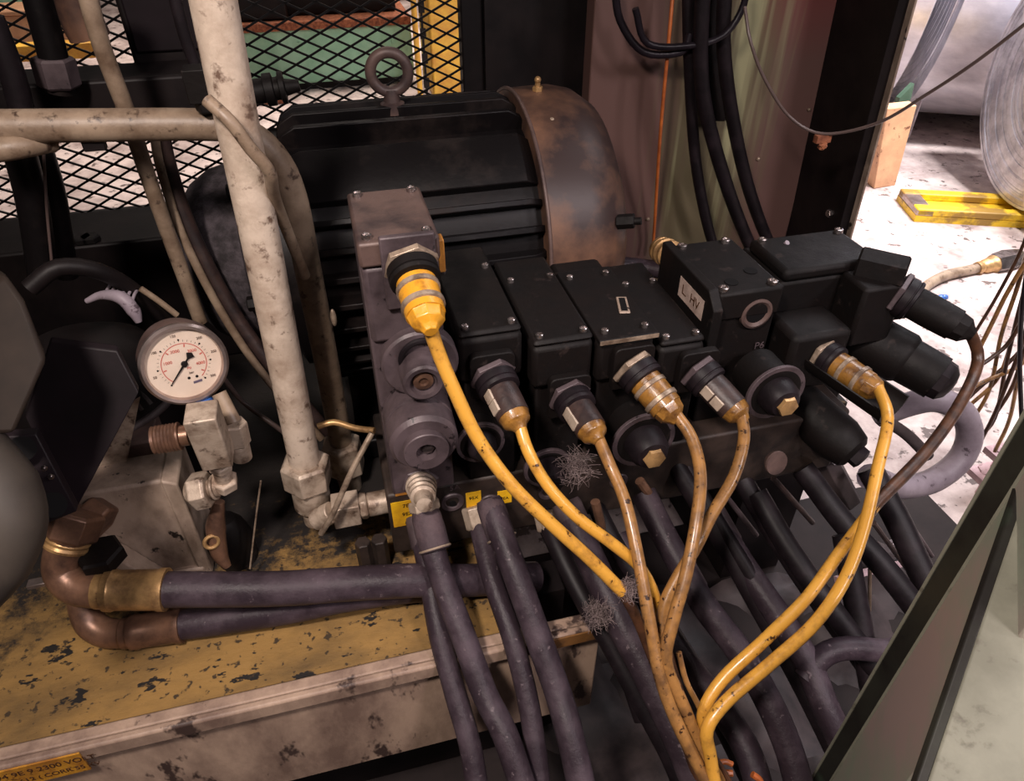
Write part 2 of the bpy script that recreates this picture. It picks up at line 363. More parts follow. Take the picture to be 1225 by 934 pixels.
ypo = thing('yellow_post', (P(525, 100, q=yq).x, yq+.1, FZ), 'tall pale yellow post beyond the mesh right of the green cabinet', 'post')
m = MB(); m.box((P(515, 60, q=yq).x, yq, FZ), (P(590, 60, q=yq).x, yq+.3, 2.4)); m.build('column', 'post_yellow', ypo, bevel=.01)
m = MB(); xx = P(507, 60, q=yq).x
for k in range(26): m.box((xx-.012, yq-.02, FZ+.05+k*.1), (xx+.012, yq-.005, FZ+.09+k*.1))
m.box((xx-.004, yq-.01, FZ), (xx+.004, yq+.01, 2.4)); m.build('chain_strip', 'black_paint_and_shade', ypo)
m = MB(); x1 = P(497, 60, q=yq).x; m.cyl((x1, yq-.05, FZ), (x1, yq-.05, 2.4), .012); tag(m.build('marker_pole', 'post_yellow'), 'thin yellow pole standing between green cabinet and yellow post', 'pole')
# crates of scrap / litter on the hall floor, left side
for (u, v, s, mt, lab) in ((60, 60, .22, 'board_tan', 'tan crate on the hall floor behind the mesh at far left'), (30, 25, .2, 'hall_green', 'small green crate behind the mesh at the top left corner'),
                      (325, 122, .07, 'rust', 'rust red offcut on the hall floor beyond the mesh')):
    b = P(u, v, z=FZ); m = MB(); m.box((b.x-s, b.y-s*.6, FZ), (b.x+s, b.y+s*.6, FZ+s*.9)); m.box((b.x-s*1.03, b.y-s*.63, FZ+s*.9), (b.x+s*1.03, b.y+s*.63, FZ+s))
    tag(m.build('crate', mt, bevel=.006), lab, 'crate')
b = P(38, 68, z=FZ+.21); m = MB(); m.box((b.x-.35, b.y-.04, FZ+.2), (b.x+.3, b.y+.04, FZ+.26)); m.build
tag(m.build('floor_rail', 'post_yellow', bevel=.004), 'yellow bar lying across the tan crate behind the mesh', 'bar')

# ================================================================== MESH GUARD
QM = 1.06
mg = thing('mesh_guard', (-.2, QM, 0), 'black expanded metal mesh guard behind the motor', 'mesh guard')
mx1 = P(551, 60, q=QM).x; mz0 = P(130, 244, q=QM).z - .01; mx0 = -1.0; mz1 = 1.15
DW, DH = .0375, .0185    # half pitch steps
m = MB()
def strand(a, b, r=.0013):
    d = (b-a).normalized(); n = V((0, 1, 0)); s_ = d.cross(n)*r; t = n*.0012
    m.add([a-s_-t, a+s_-t, a+s_+t, a-s_+t, b-s_-t, b+s_-t, b+s_+t, b-s_+t], [(0,1,2,3),(7,6,5,4),(0,4,5,1),(1,5,6,2),(2,6,7,3),(3,7,4,0)])
nx = int((mx1-mx0)/DW)+1; nz = int((mz1-mz0)/DH)+1
for i in range(nx):
    for j in range(nz):
        x0 = mx1 - (i+1)*DW; z0 = mz0 + j*DH
        xa, xb, xm = x0, x0+DW, x0+DW/2
        if x0 < mx0: continue
        # one diamond quarter pair: zigzag up and down
        c = V((xm, QM, z0))
        l_ = V((xa, QM, z0+DH/2)); r_ = V((xb, QM, z0+DH/2)); t_ = V((xm, QM, z0+DH))
        k = .1
        for a_, b_ in ((c, l_), (c, r_), (l_, t_), (r_, t_)): strand(a_, b_)
m.build('wire_mesh', 'mesh_black', mg)
m = MB(); m.box((mx1, QM-.012, 0), (mx1+.03, QM+.012, mz1)); m.box((mx0, QM-.012, mz0-.03), (mx1, QM+.012, mz0)); m.build('frame', 'black_paint_and_shade', mg, bevel=.002)
xp = P(250, 60, q=QM-.01); 
m = MB(); m.box((P(158, 40, q=QM-.03).x, QM-.05, P(200, 92, q=QM-.03).z), (P(243, 40, q=QM-.03).x, QM-.02, mz1)); m.build('cover_plate', 'black_paint_and_shade', mg, bevel=.003)

# dark panel right of mesh
m = MB(); m.box((mx1+.031, QM-.02, -.03), (.62, QM+.02, 1.15)); tag(m.build('back_panel', 'black_paint_and_shade'), 'black steel back panel between mesh guard and brown column', 'panel')
pb = P(700, 60, q=QM-.02)
# ================================================================== BROWN COLUMN with flange coloured for shade
cq = .95
clx = P(708, 60, q=cq).x
col = thing('steel_column', (.9, cq+.1, FZ), 'brown steel column with pale drips and a side flange coloured dark for shade', 'column')
cbase = P(1018, 276, q=.825)
frx = cbase.x
m = MB(); m.box((clx, cq, FZ), (frx-.015, cq+.03, 1.6)); m.build('web', 'column_brown', col, bevel=.002)
ln = -.05
def lean_box(m, lo, hi):
    (a, b, c), (d, e, f) = lo, hi; g = ln*(c-.1); h = ln*(f-.1)
    m.hexa([(a+g,b,c),(d+g,b,c),(d+g,e,c),(a+g,e,c)], [(a+h,b,f),(d+h,b,f),(d+h,e,f),(a+h,e,f)])
m = MB(); lean_box(m, (frx-.016, cq-.12, FZ), (frx, cq+.03, 1.6)); m.build('flange', 'black_paint_and_shade', col, bevel=.001)  # black here is the flange's unlit side put into the colour
m = MB(); lean_box(m, (frx-.001, cq-.13, FZ), (frx+.002, cq-.116, 1.6)); m.build('flange_edge', 'block_grey', col)
for (u, v) in ((994, 255), ):
    b = P(u, v, p=frx-.017); m = MB(); m.ball(b, .005); m.hex(b, b+V((-.006, 0, 0)), .006); m.build('rivet', 'steel_bright', col)
for (u, v) in ((907, 190), (877, 232), (968, 131), (775, 262)):
    b = P(u, v, q=cq-.001); m = MB(); m.ball(b, .003); m.build('paint_blob', 'ring_pale', col)

# ================================================================== HALL RIGHT: coils, skid, board
mat('coil_shell', (226, 224, 232), (196, 194, 204), 3, .3, .5, .02, stretch=(1, 4, 4))
def coil(name, c, ax, R, wd, r_in, label, seed=1, spiral=True):
    t = thing(name, (c.x, c.y, FZ), label, 'steel coil', 'steel coils on the hall floor')
    ax = V(ax).normalized(); p0 = c - ax*wd/2
    rnd = random.Random(seed); prof = [(0.0, r_in)]
    n = 30; ks = [0]
    for i in range(n): ks.append(ks[-1]+rnd.uniform(.3, 1.6))
    for i in range(n):
        ra = r_in + (R-r_in)*ks[i]/ks[-1]; rb = r_in + (R-r_in)*(ks[i+1]-.12)/ks[-1]; d = rnd.uniform(0, .004)
        prof += [(d, ra), (d, rb), (d+.003, rb+.0005)]
    prof += [(.003, R), (wd-.003, R), (wd, R-.003), (wd, r_in), (0, r_in)]
    m = MB(); m.lathe(p0, p0+ax, prof[:-1], 72, True, closed=True); m.build('wound_strip', 'coil_steel' if spiral else 'coil_shell', t)
    if spiral: m = MB(); m.lathe(p0, p0+ax, [(wd*.45, R+.001), (wd*.45, R+.003), (wd*.52, R+.003), (wd*.52, R+.001)], 72, True, closed=True); m.build('strap', 'bezel_steel', t)
    return t
ca = P(1212, 243, z=FZ); ca_d = 2.35
R1 = .36; cc = V((2.0104, 1.6337, FZ+.045+R1)) + V((.965, -.26, 0))*.11
coil('steel_coil', cc, V((1, -.27, 0)), R1, .22, .10, 'silver steel coil with its wound end facing out, on yellow skid')
cb = P(1190, 159, z=FZ); R2 = .62
xb0 = P(1112, 150, q=cb.y).x
CX = V((.878, -.479, 0)); cb0 = V((xb0-.02, cb.y+R2*.45+.07, FZ+R2+.03))
coil('steel_coil', cb0+CX*.75, CX, R2-.015, 1.36, .2, 'bright silver steel coil lying farther back between two coils', 3, False)
coil('steel_coil', cb0-CX*.37+V((0, 0, .02)), CX, R2, .72, .2, 'duller steel coil behind the tan board beside the column', 5, False)
# skid
sk0 = P(1078, 222, z=FZ+.05); sk1 = P(1100, 247, z=FZ+.05)
sk = thing('coil_skid', (sk1.x, sk1.y, FZ), 'yellow painted steel skid under the front coil', 'skid')
dirx = (P(1225, 254, z=FZ+.05) - sk1).normalized(); dirx.z = 0
e = sk1 + dirx*1.1; e0 = sk0 + dirx*1.1
m = MB(); zb = FZ; zt = FZ+.042
m.hexa([(sk1.x, sk1.y, zb), (e.x, e.y, zb), (e0.x, e0.y, zb), (sk0.x, sk0.y, zb)], [(sk1.x, sk1.y, zb+.02), (e.x, e.y, zb+.02), (e0.x, e0.y, zb+.02), (sk0.x, sk0.y, zb+.02)])
m.build('base_plate', 'skid_yellow', sk)
nrm = (sk0 - sk1).normalized()
m = MB(); 
for A, B in ((sk1, e), (sk0 - nrm*.04, e0 - nrm*.04)):
    m.hexa([(A.x, A.y, zb+.02), (B.x, B.y, zb+.02), (B.x+nrm.x*.04, B.y+nrm.y*.04, zb+.02), (A.x+nrm.x*.04, A.y+nrm.y*.04, zb+.02)],
           [(A.x, A.y, zt), (B.x, B.y, zt), (B.x+nrm.x*.04, B.y+nrm.y*.04, zt), (A.x+nrm.x*.04, A.y+nrm.y*.04, zt)])
m.build('side_rail', 'skid_yellow', sk, bevel=.004)
m = MB(); A = sk1; m.hexa([(A.x, A.y, zb+.02), (A.x+dirx.x*.05, A.y+dirx.y*.05, zb+.02), (sk0.x+dirx.x*.05, sk0.y+dirx.y*.05, zb+.02), (sk0.x, sk0.y, zb+.02)],
    [(A.x, A.y, zt-.003), (A.x+dirx.x*.05, A.y+dirx.y*.05, zt-.003), (sk0.x+dirx.x*.05, sk0.y+dirx.y*.05, zt-.003), (sk0.x, sk0.y, zt-.003)])
m.build('end_plate', 'bezel_steel', sk, bevel=.003)
# board
b0 = P(1045, 226, z=FZ); b1 = P(1071, 222, z=FZ); bt0 = P(1062, 130, q=b0.y+.02); bt1 = P(1097, 126, q=b0.y+.02)
m = MB(); m.prism([b0, b1, bt1, bt0], (.01, .05, 0)); tag(m.build('wooden_board', 'board_tan', bevel=.003), 'tan wooden board standing on the hall floor right of the column', 'board')
b2 = P(1088, 165, q=b0.y+.12); b3 = P(1103, 120, q=b0.y+.12)
br = thing('angle_bracket', (b2.x, b2.y, FZ), 'white and green metal bracket stand behind the tan board', 'bracket')
m = MB(); m.box((b2.x, b2.y, b2.z), (b3.x, b2.y+.03, b3.z)); m.build('white_arm', 'conduit_white', br, bevel=.002)
m = MB(); f0 = P(1074, 215, z=FZ); m.prism([V((f0.x, b2.y+.04, FZ)), V((b3.x-.01, b2.y+.04, b2.z-.02)), V((b3.x-.01, b2.y+.04, b3.z)), P(1094, 100, q=b2.y+.04), V((f0.x, b2.y+.04, b3.z))], (0, .02, 0)); m.build('green_plate', 'plate_green', br)

# floor cable with plug
cb_ = [P(x, y, z=FZ+.015) for x, y in ((1085, 372), (1105, 345), (1130, 330), (1168, 321))]
pl = thing('floor_cable', cb_[0], 'beige hose with a brass and white end fitting lying on the hall floor', 'hose')
m = MB(); m.tube(cb_, .0135); m.build('hose', 'pipe_tan_shaded', pl)
d = (cb_[-1]-cb_[-2]).normalized(); a = cb_[-1]
m = MB(); m.lathe(a, a+d, [(0, .016), (.01, .018), (.02, .014), (.03, .02), (.05, .02), (.06, .026)], 20); m.build('brass_collar', 'brass', pl)
m = MB(); m.lathe(a, a+d, [(.06, .03), (.10, .034), (.16, .026), (.17, .02)], 6, False); m.build('end_cap', 'steel_bright', pl)
b = P(1127, 357, z=FZ); m = MB(); m.ball(b+V((0, 0, .004)), .012, 1.3, .7, .5, jit=.2); tag(m.build('blue_scrap', 'cap_blue'), 'small dark blue scrap on the bright hall floor', 'scrap')

# ================================================================== HANGING CABLES
def cable(name, pts, r, mt, label, cat='cable', group=None, seg=12, wob=0):
    m = MB(); m.tube(pts, r, seg, wob); return tag(m.build(name, mt, base=None), label, cat, group)
Q = lambda u, v, q: P(u, v, q=q)
cable('power_cable', [Q(823, -30, .89), Q(825, 80, .89), Q(832, 190, .89), Q(846, 268, .89), Q(862, 318, .89), Q(880, 360, .88)], .0078, 'rubber_black', 'leftmost of the three thick black cables hanging before the column', 'cable', 'thick cables before the column')
cable('power_cable', [Q(842, -30, .87), Q(838, 70, .87), Q(846, 140, .87), Q(872, 230, .87), Q(900, 300, .89), Q(925, 345, .86)], .0095, 'rubber_black', 'middle thick black cable hanging before the brown column', 'cable', 'thick cables before the column')
cable('power_cable', [Q(868, -30, .89), Q(866, 60, .89), Q(878, 150, .89), Q(897, 230, .89), Q(922, 295, .91), Q(950, 340, .88)], .0092, 'rubber_black', 'rightmost thick black cable hanging before the brown column', 'cable', 'thick cables before the column')
m = MB(); m.hexa([Q(845, 145, .915), Q(868, 145, .915), Q(868, 145, .93), Q(845, 145, .93)], [Q(842, -40, .915), Q(872, -40, .915), Q(872, -40, .93), Q(842, -40, .93)])
tag(m.build('cable_shroud', 'black_paint_and_shade', bevel=.002), 'black shroud plate hanging behind the thick cables', 'shroud')
cable('signal_wire', [Q(806, -20, .9), Q(799, 60, .89), Q(790, 160, .89), Q(783, 270, .925), Q(781, 300, .925)], .0024, 'wire_orange', 'orange wire hanging straight left of the thick black cables', 'wire')
cable('loop_cable', [Q(760, 10, .88), Q(775, 52, .88), Q(830, 54, .87), Q(868, 40, .87), Q(890, 5, .87), Q(892, -30, .87)], .0042, 'cable_black', 'thin black cable looped round the hanging cables', 'cable')
cable('loop_cable', [Q(735, -20, .9), Q(742, 25, .9), Q(770, 62, .89), Q(815, 62, .88), Q(826, 40, .88)], .0048, 'cable_black', 'thicker black cable loop at the top beside the orange wire', 'cable')
arc = [Q(891, 8, .82), Q(898, 50, .80), Q(915, 95, .79), Q(945, 140, .78), Q(985, 160, .76), Q(1050, 147, .72), Q(1110, 112, .68), Q(1170, 72, .64), Q(1250, 10, .6)]
wd = thing('hanging_wire', arc[4], 'thin black wire sagging across the column to the upper right', 'wire')
m = MB(); m.tube(arc, .0019, 10); m.build('wire', 'wire_grey', wd)
c_ = Q(986, 164, .76); m = MB(); m.box((c_.x-.012, c_.y-.004, c_.z-.006), (c_.x+.008, c_.y+.004, c_.z+.003)); m.ball(c_+V((0, 0, -.009)), .006, 1, 1, 1, jit=.3); m.build('rusty_clip', 'rust', wd, bevel=.001)

# ================================================================== ELECTRIC MOTOR
MQ, MZ, MR = .80, .213, .157
mot = thing('electric_motor', (.1, MQ, 0), 'black finned electric motor with a brown fan cowl on the bed', 'motor')
MP0, MP1 = -.05, .218
m = MB(); m.lathe((MP0-.03, MQ, MZ), (1, MQ, MZ), [(0, .06), (.003, .10), (.02, MR-.022), (MP1-MP0+.028, MR-.022), (MP1-MP0+.04, .10)], 56)
m.build('motor_housing', 'motor_black', mot)
m = MB(); nf = 34
for i in range(nf):
    a = 2*PI*i/nf + .06; Rr = MR
    if .42 < a < .88: continue
    T = Matrix.Translation((0, MQ, MZ)) @ Matrix.Rotation(a, 4, 'X')
    t = .0032; x0, x1 = MP0, MP1-.004; r0 = MR-.026; k = .02
    prof = [(x0, r0), (x0, Rr-k), (x0+.006, Rr-.008), (x0+k, Rr), (x1-k, Rr), (x1-.006, Rr-.008), (x1, Rr-k), (x1, r0)]
    n = len(prof); vs = [(x, -t, r) for x, r in prof] + [(x, t, r) for x, r in prof]
    m.add(vs, [tuple(range(n)), tuple(range(2*n-1, n-1, -1))] + [(j, (j+1) % n, n+(j+1) % n, n+j) for j in range(n)], M=T)
o = m.build('cooling_fins', 'motor_black', mot, bevel=.001)
m = MB(); K = 14; vs = []; fs = []      # smooth cast pad on the upper front between the fins
for k in range(K+1):
    a = .44 + (.84-.44)*k/K
    for x, r in ((MP0+.002, MR-.03), (MP0+.004, MR-.016), (MP0+.022, MR-.006), (MP1-.022, MR-.006), (MP1-.006, MR-.018), (MP1-.004, MR-.03)):
        vs.append((x, MQ - r*math.sin(a), MZ + r*math.cos(a)))
for k in range(K):
    for j in range(5): fs.append((k*6+j, k*6+j+1, k*6+j+7, k*6+j+6))
fs += [tuple(range(6)), tuple(range(K*6+5, K*6-1, -1))] + [(k*6, k*6+6, k*6+11, k*6+5) for k in range(K)]
m.add(vs, fs, False); m.build('cast_pad', 'motor_black', mot, bevel=.0015)
m = MB(); L0 = MP1-.008; RC = MR+.001
m.lathe((L0, MQ, MZ), (1, MQ, MZ), [(0, RC-.003), (0, RC), (.050, RC+.001), (.072, RC-.004), (.092, RC-.018), (.105, RC-.045), (.108, RC-.075), (.112, .03), (.112, .0), ], 64)
m.build('fan_cowl', 'cowl_brown', mot)
m = MB(); m.torus((L0+.001, MQ, MZ), (1, 0, 0), RC, .0022, 64); m.build('cowl_rim', 'valve_brown', mot)
# cowl bolts & grease nipple
tz = MZ+RC; g0_ = V((P(643, 112, q=MQ).x, MQ, tz-.002))
m = MB(); m.hex(g0_, g0_+V((0, 0, .007)), .006); m.cyl(g0_+V((0, 0, .007)), g0_+V((0, 0, .011)), .003); m.ball(g0_+V((0, 0, .014)), .0038); m.build('grease_nipple', 'brass', mot)
for a in (-.75, ):
    bq = V((L0+.08, MQ-RC*.86, MZ+RC*.35)); m = MB(); m.hex(bq, bq+V((.016, -.01, .004)), .008); m.cyl(bq, bq+V((.022, -.014, .005)), .004); m.build('cowl_bolt', 'valve_black', mot)
bq = P(660, 145, q=MQ-.06); m = MB(); m.ball(bq, .004); m.build('paint_chip', 'ring_pale', mot)
# lifting eye
ex = P(467, 100, q=MQ).x
m = MB(); ez = MZ+MR+.031; m.torus((ex, MQ, ez), (.12, 1, .0), .0195, .0058, 40, 14); m.lathe((ex, MQ, MZ+MR-.01), (ex, MQ, 1), [(0, .013), (.010, .013), (.012, .009), (.024, .0075)], 20); m.build('lifting_eye', 'valve_brown', mot)
m = MB(); m.box((-.02, MQ-.15, 0), (.03, MQ+.15, .03)); m.box((.13, MQ-.15, 0), (.18, MQ+.15, .03)); m.box((-.02, MQ-.07, .02), (.18, MQ+.07, .1)); m.build('mounting_feet', 'motor_black', mot, bevel=.003)
# bell housing and coupling left of the motor
m = MB(); m.lathe((MP0-.032, MQ, MZ), (-1, MQ, MZ), [(0, .122), (.012, .126), (.02, .105), (.05, .098), (.07, .085), (.09, .06)], 40, True); m.build('bell_housing', 'grit_grey', mot)
for k in range(6):
    m = MB(); a = k*PI/3; m.hex((MP0-.044, MQ+.114*math.cos(a), MZ+.114*math.sin(a)), (MP0-.056, MQ+.114*math.cos(a), MZ+.114*math.sin(a)), .008)
    m.build('bell_bolt', 'valve_black', mot)
# terminal box hint: black conduit stub behind (330,110)
a = P(283, 113, q=.86); b = P(338, 105, q=.86)
m = MB(); m.lathe(a, b, [(0, .013), (.03, .013), (.031, .017), (.04, .017), (.041, .012), (.046, .012), (.047, .017), (.052, .017), (.053, .009), (.068, .006)], 18)
tag(m.build('cable_gland', 'valve_black'), 'black ribbed cable gland left of the motor top', 'gland')

# ================================================================== DARK MACHINERY AT LEFT BACK
tk = thing('pump_tank', (-.45, .95, 0), 'black steel tank behind the tubes below the mesh guard', 'tank')
m = MB(); zt = P(130, 250, q=1.03).z; m.box((-1.0, .92, 0), (-.13, 1.03, zt)); m.build('tank_body', 'black_paint_and_shade', tk, bevel=.004)
m = MB(); a = P(190, 232, q=.90); 
for u in (80, 90): 
    b = P(u, 240, q=.93); b.z = zt; m.hex(b, b+V((0, 0, .008)), .012)
m.build('tank_bolt', 'valve_black', tk)
# low black manifold box above pipe
b0 = P(0, 132, q=.74); b1 = P(258, 132, q=.74); t0 = P(100, 97, q=.74)
m = MB(); m.box((b0.x-.1, .74, b1.z), (b1.x, .80, t0.z)); tag(m.build('cross_beam', 'black_paint_and_shade', bevel=.003), 'black cross beam just above the long horizontal pipe', 'beam')
bp = thing('junction_box', (P(200, 60, q=.82).x, .82, t0.z), 'dark brown box on the cross beam left of the cream pipe', 'box')
m = MB(); x0 = P(152, 50, q=.81).x; x1 = P(247, 50, q=.81).x; m.box((x0, .81, t0.z-.02), (x1, .88, P(200, -30, q=.81).z)); m.build('box_body', 'black_paint_and_shade', bp, bevel=.004)
m = MB(); m.box((x0+.006, .806, t0.z+.006), (x1-.006, .8099, P(200, -30, q=.81).z-.006)); m.build('box_lid', 'dark_plate', bp, bevel=.002)
def vpipe(name, pts, r, mt, label, nuts=(), nm='fitting_tan'):
    t = thing(name, pts[-1], label, 'pipe'); m = MB(); m.tube(pts, r, 20); m.build('tube', mt, t)
    for a, b, rr in nuts:
        m = MB(); m.hex(a, b, rr, .3); m.build('nut', nm, t)
    return t
vpipe('dark_pipe', [Q(38, -30, .72), Q(68, 85, .72), Q(72, 110, .72)], .0115, 'motor_black', 'thick dark pipe standing on the cross beam at top left', [(Q(62, 68, .72), Q(72, 104, .72), .017)], 'valve_grey')
vpipe('dark_pipe', [Q(-12, 20, .68), Q(15, 90, .68), Q(28, 140, .68)], .0095, 'rubber_black', 'dark pipe leaning at the very left edge above the long pipe')
vpipe('dark_pipe', [Q(85, -30, .70), Q(97, 20, .70), Q(108, 45, .70)], .016, 'cowl_brown', 'short brown pipe stub at the top between dark pipe and tan tube')
vpipe('dark_pipe', [Q(22, 175, .7), Q(38, 240, .7), Q(52, 330, .7)], .013, 'motor_black', 'dark upright pipe below the long pipe at far left')
vpipe('dark_pipe', [Q(48, 175, .74), Q(66, 240, .74), Q(80, 330, .74)], .0105, 'motor_black', 'dark pipe right of another below the long pipe')
cable('thin_wire', [Q(52, 180, .69), Q(56, 250, .69), Q(62, 315, .69)], .0013, 'wire_grey', 'thin grey wire hanging beside the dark upright pipes', 'wire')
# thin tan tube (100,0)-(240,380)
vpipe('tan_tube', [Q(98, -30, .655), Q(120, 50, .655), Q(150, 130, .66), Q(175, 205, .67), Q(205, 290, .68), Q(240, 385, .68)], .0068, 'pipe_tan_shaded', 'slim tan steel tube running down behind the gauge')
# two brown hoses
cable('brown_hose', [Q(190, 140, .71), Q(202, 200, .71), Q(230, 280, .70), Q(280, 375, .68), Q(335, 450, .66), Q(395, 520, .64)], .0075, 'plug_dark', 'dark brown hose passing behind the white pipe, upper of two', 'hose')
cable('brown_hose', [Q(183, 150, .70), Q(193, 205, .70), Q(222, 290, .69), Q(272, 385, .67), Q(325, 460, .65), Q(385, 525, .63)], .0042, 'pipe_tan_shaded', 'thin rust tan line running along the dark brown hose', 'hose')
cable('thin_wire', [Q(262, 445, .62), Q(290, 480, .62), Q(330, 510, .6), Q(370, 540, .6)], .0026, 'wire_grey', 'thin grey line on the deck right of the gauge', 'wire')
# black pump dome at left
pd = P(95, 440, q=.66)
pump = thing('gear_pump', (pd.x, .66, 0), 'black rounded pump body left of the gauge with ribbed shoulder', 'pump')
m = MB(); m.lathe((pd.x, .66, 0), (pd.x, .66, 1), [(0, .085), (.10, .088), (.16, .085), (.19, .07), (.205, .045), (.21, .0)], 40); m.build('dome', 'black_paint_and_shade', pump)
m = MB(); 
rc = P(133, 360, q=.60)
for k in range(6):
    a = -.9+k*.13; m.tube([(pd.x+.072*math.sin(a+1.3)*1.0, .66-.072*math.cos(a+1.3), .178), (pd.x+.084*math.sin(a+1.3), .66-.084*math.cos(a+1.3), .160)], .0028, 8)
m.torus((pd.x, .66, .150), (0, 0, 1), .087, .004, 48); m.build('ribbed_shoulder', 'sack_grey', pump)
rb_ = thing('pump_highlight', P(135, 368, d=.64), 'pale ribbed highlight shape added on the black pump at left', 'highlight')
m = MB(); m.tube([P(104, 360, d=.64), P(122, 353, d=.635), P(145, 356, d=.63), P(160, 372, d=.635), P(166, 385, d=.64)], .005, 12, rads=[.0025, .004, .006, .006, .003]); m.build('highlight_band', 'conduit_white', rb_)  # shiny highlight on the pump ridges, modelled as pale shapes
m = MB()
for k in range(6):
    u = 125+k*6.5; v = 351+k*1.2; m.tube([P(u, v+5, d=.630), P(u+3, v-4, d=.637), P(u+7, v-11, d=.65)], .0014, 8)
m.build('highlight_ribs', 'conduit_white', rb_)
cable('arched_hose', [Q(35, 345, .6), Q(70, 320, .61), Q(120, 325, .62), Q(165, 352, .64), Q(205, 395, .66)], .0075, 'black_paint_and_shade', 'black hose arching over the pump body', 'hose')
cable('bent_wire', [Q(168, 345, .63), Q(190, 360, .63), Q(212, 377, .63)], .0028, 'pipe_tan_shaded', 'short tan tube end above the gauge', 'tube')

# ================================================================== LONG PIPES
pts = [Q(-60, 152, .61), Q(100, 150, .61), Q(235, 149, .61), Q(285, 155, .61), Q(325, 185, .61), Q(350, 235, .61), Q(370, 330, .61), Q(392, 440, .61), Q(409, 535, .61)]
lp = thing('bent_pipe', pts[-1], 'pipe coloured tan for weaker light, running from the left edge and bending down behind the white pipe', 'pipe')
m = MB(); m.tube(pts, .0122, 22, rads=[.0122]*9); m.build('tube', 'pipe_tan_shaded', lp)
a, b = Q(407, 528, .61), Q(415, 562, .61)
m = MB(); m.hex(a, b, .0225, .2); m.lathe(b, b+(b-a), [(0, .014), (.02, .013), (.04, .012)], 20); m.build('nut', 'fitting_tan', lp, bevel=.0008)
a, b = Q(255, 0, .535), Q(366, 560, .535)
a2 = Q(249, -60, .535)
wp = thing('white_pipe', b, 'thick cream white pipe standing upright in front of the motor', 'pipe')
m = MB(); m.tube([a2, a, a.lerp(b, .5), b], .0148, 24); m.build('tube', 'pipe_cream', wp)
dn = (b-a).normalized()
m = MB(); m.hex(b-dn*.010, b+dn*.022, .0245, .25); m.build('nut', 'fitting_tan', wp, bevel=.0008)
m = MB(); m.cyl(b+dn*.022, b+dn*.05, .0185, seg=24); m.cyl(b+dn*.050, b+dn*.075, .012); m.build('adapter', 'fitting_tan', wp, bevel=.0008)
# wrapped wire over the pipe
cable('wrapped_wire', [Q(248, 120, .515), Q(275, 145, .505), Q(300, 178, .505), Q(322, 205, .51), Q(328, 235, .53), Q(345, 280, .56), Q(365, 330, .58)], .0046, 'pipe_tan_shaded', 'tan line crossing over the white pipe near its top', 'tube')
cable('hanging_tube', [Q(205, -20, .64), Q(220, 40, .64), Q(236, 85, .64), Q(243, 118, .63)], .0048, 'rubber_black', 'dark thin hose hanging left of the white pipe top', 'hose')
m = MB(); b_ = Q(243, 100, .6); m.box((b_.x-.012, b_.y-.01, b_.z-.012), (b_.x+.012, b_.y+.01, b_.z+.012)); m.hex(b_+V((0, 0, -.02)), b_+V((0, 0, -.01)), .01)
tag(m.build('tube_fitting', 'valve_black', bevel=.001), 'small black tube fitting beside the white pipe top', 'fitting')
lower = [Q(-30, 184, .6), Q(20, 176, .6), Q(60, 168, .62)]
cable('lower_tube', lower, .0088, 'pipe_tan_shaded', 'short tan tube under the long pipe at the left edge', 'tube')
b = Q(112, 170, .61); m = MB(); m.box((b.x-.008, b.y-.004, b.z-.006), (b.x+.008, b.y+.004, b.z+.008)); tag(m.build('pipe_clamp', 'black_paint_and_shade', bevel=.001), 'small black clamp under the long horizontal pipe', 'clamp')
# tee fitting right of white pipe base
t0_, t1_ = Q(398, 612, .50), Q(444, 603, .50)
tf = thing('tee_fitting', t0_, 'tan elbow fitting joining the white pipe to the manifold', 'fitting')
d = (t1_-t0_).normalized(); m = MB(); m.cyl(Q(378, 622, .505), t0_, .011); m.box((-.0, -.012, -.013), (.026, .012, .013), Matrix.Translation(t0_)); m.hex(t0_+d*.026, t0_+d*.034, .014); m.cyl(t0_+d*.034, t0_+d*.055, .012)
m.build('body', 'fitting_tan', tf, bevel=.002)
cable('cable_tie', [Q(445, 518, .50), Q(420, 565, .485), Q(398, 615, .475), Q(384, 638, .48)], .0028, 'ring_pale', 'pale plastic tie strap slanting beside the pipe nuts', 'strap')
cable('wire_end', [Q(380, 510, .56), Q(400, 505, .56), Q(425, 512, .55), Q(448, 515, .54)], .0032, 'brass', 'short brass coloured wire end between pipe nut and manifold', 'wire')
b = Q(399, 380, .6); m = MB(); m.ball(b, .006, .5, .5, 1.6); tag(m.build('grey_tag', 'ring_pale'), 'small pale tag beside the bent pipe', 'tag')

# ================================================================== PRESSURE GAUGE
gc = P(219, 433, d=.59); GR = .0345
ga = thing('pressure_gauge', (gc.x, gc.y+.012, gc.z-GR-.01), 'round liquid pressure gauge with cream dial and steel bezel', 'gauge')
n = V((.34, -1.0, .30)).normalized()       # facing direction
up = V((.10, 0, 1)); gx = up.cross(n).normalized()*1; gy = n.cross(gx).normalized()
if gx.x < 0: gx = -gx
gy = n.cross(gx); 
if gy.z < 0: gy = -gy
G = lambda x, y, z=0: gc + gx*x + gy*y + n*z
m = MB(); m.lathe(gc - n*.026, gc, [(-.008, .024), (-.006, .031), (.010, .0335), (.020, .0340), (.026, .0335), (.031, .0325)], 48); m.build('case', 'valve_brown', ga)
m = MB(); m.lathe(gc, gc+n, [(.0015, .0325), (.004, GR), (.0085, GR), (.0105, .0325), (.0100, .0300), (.0055, .0290), (.0055, .0300)], 56, True, closed=True); m.build('bezel', 'bezel_steel', ga)
m = MB(); m.lathe(gc, gc+n, [(.0052, .0295), (.0056, .0295)], 48, False); dial = m.build('dial', 'dial_cream', ga)
m = MB()
R0 = .0176; aa = [math.radians(230-k*(280/40)) for k in range(41)]
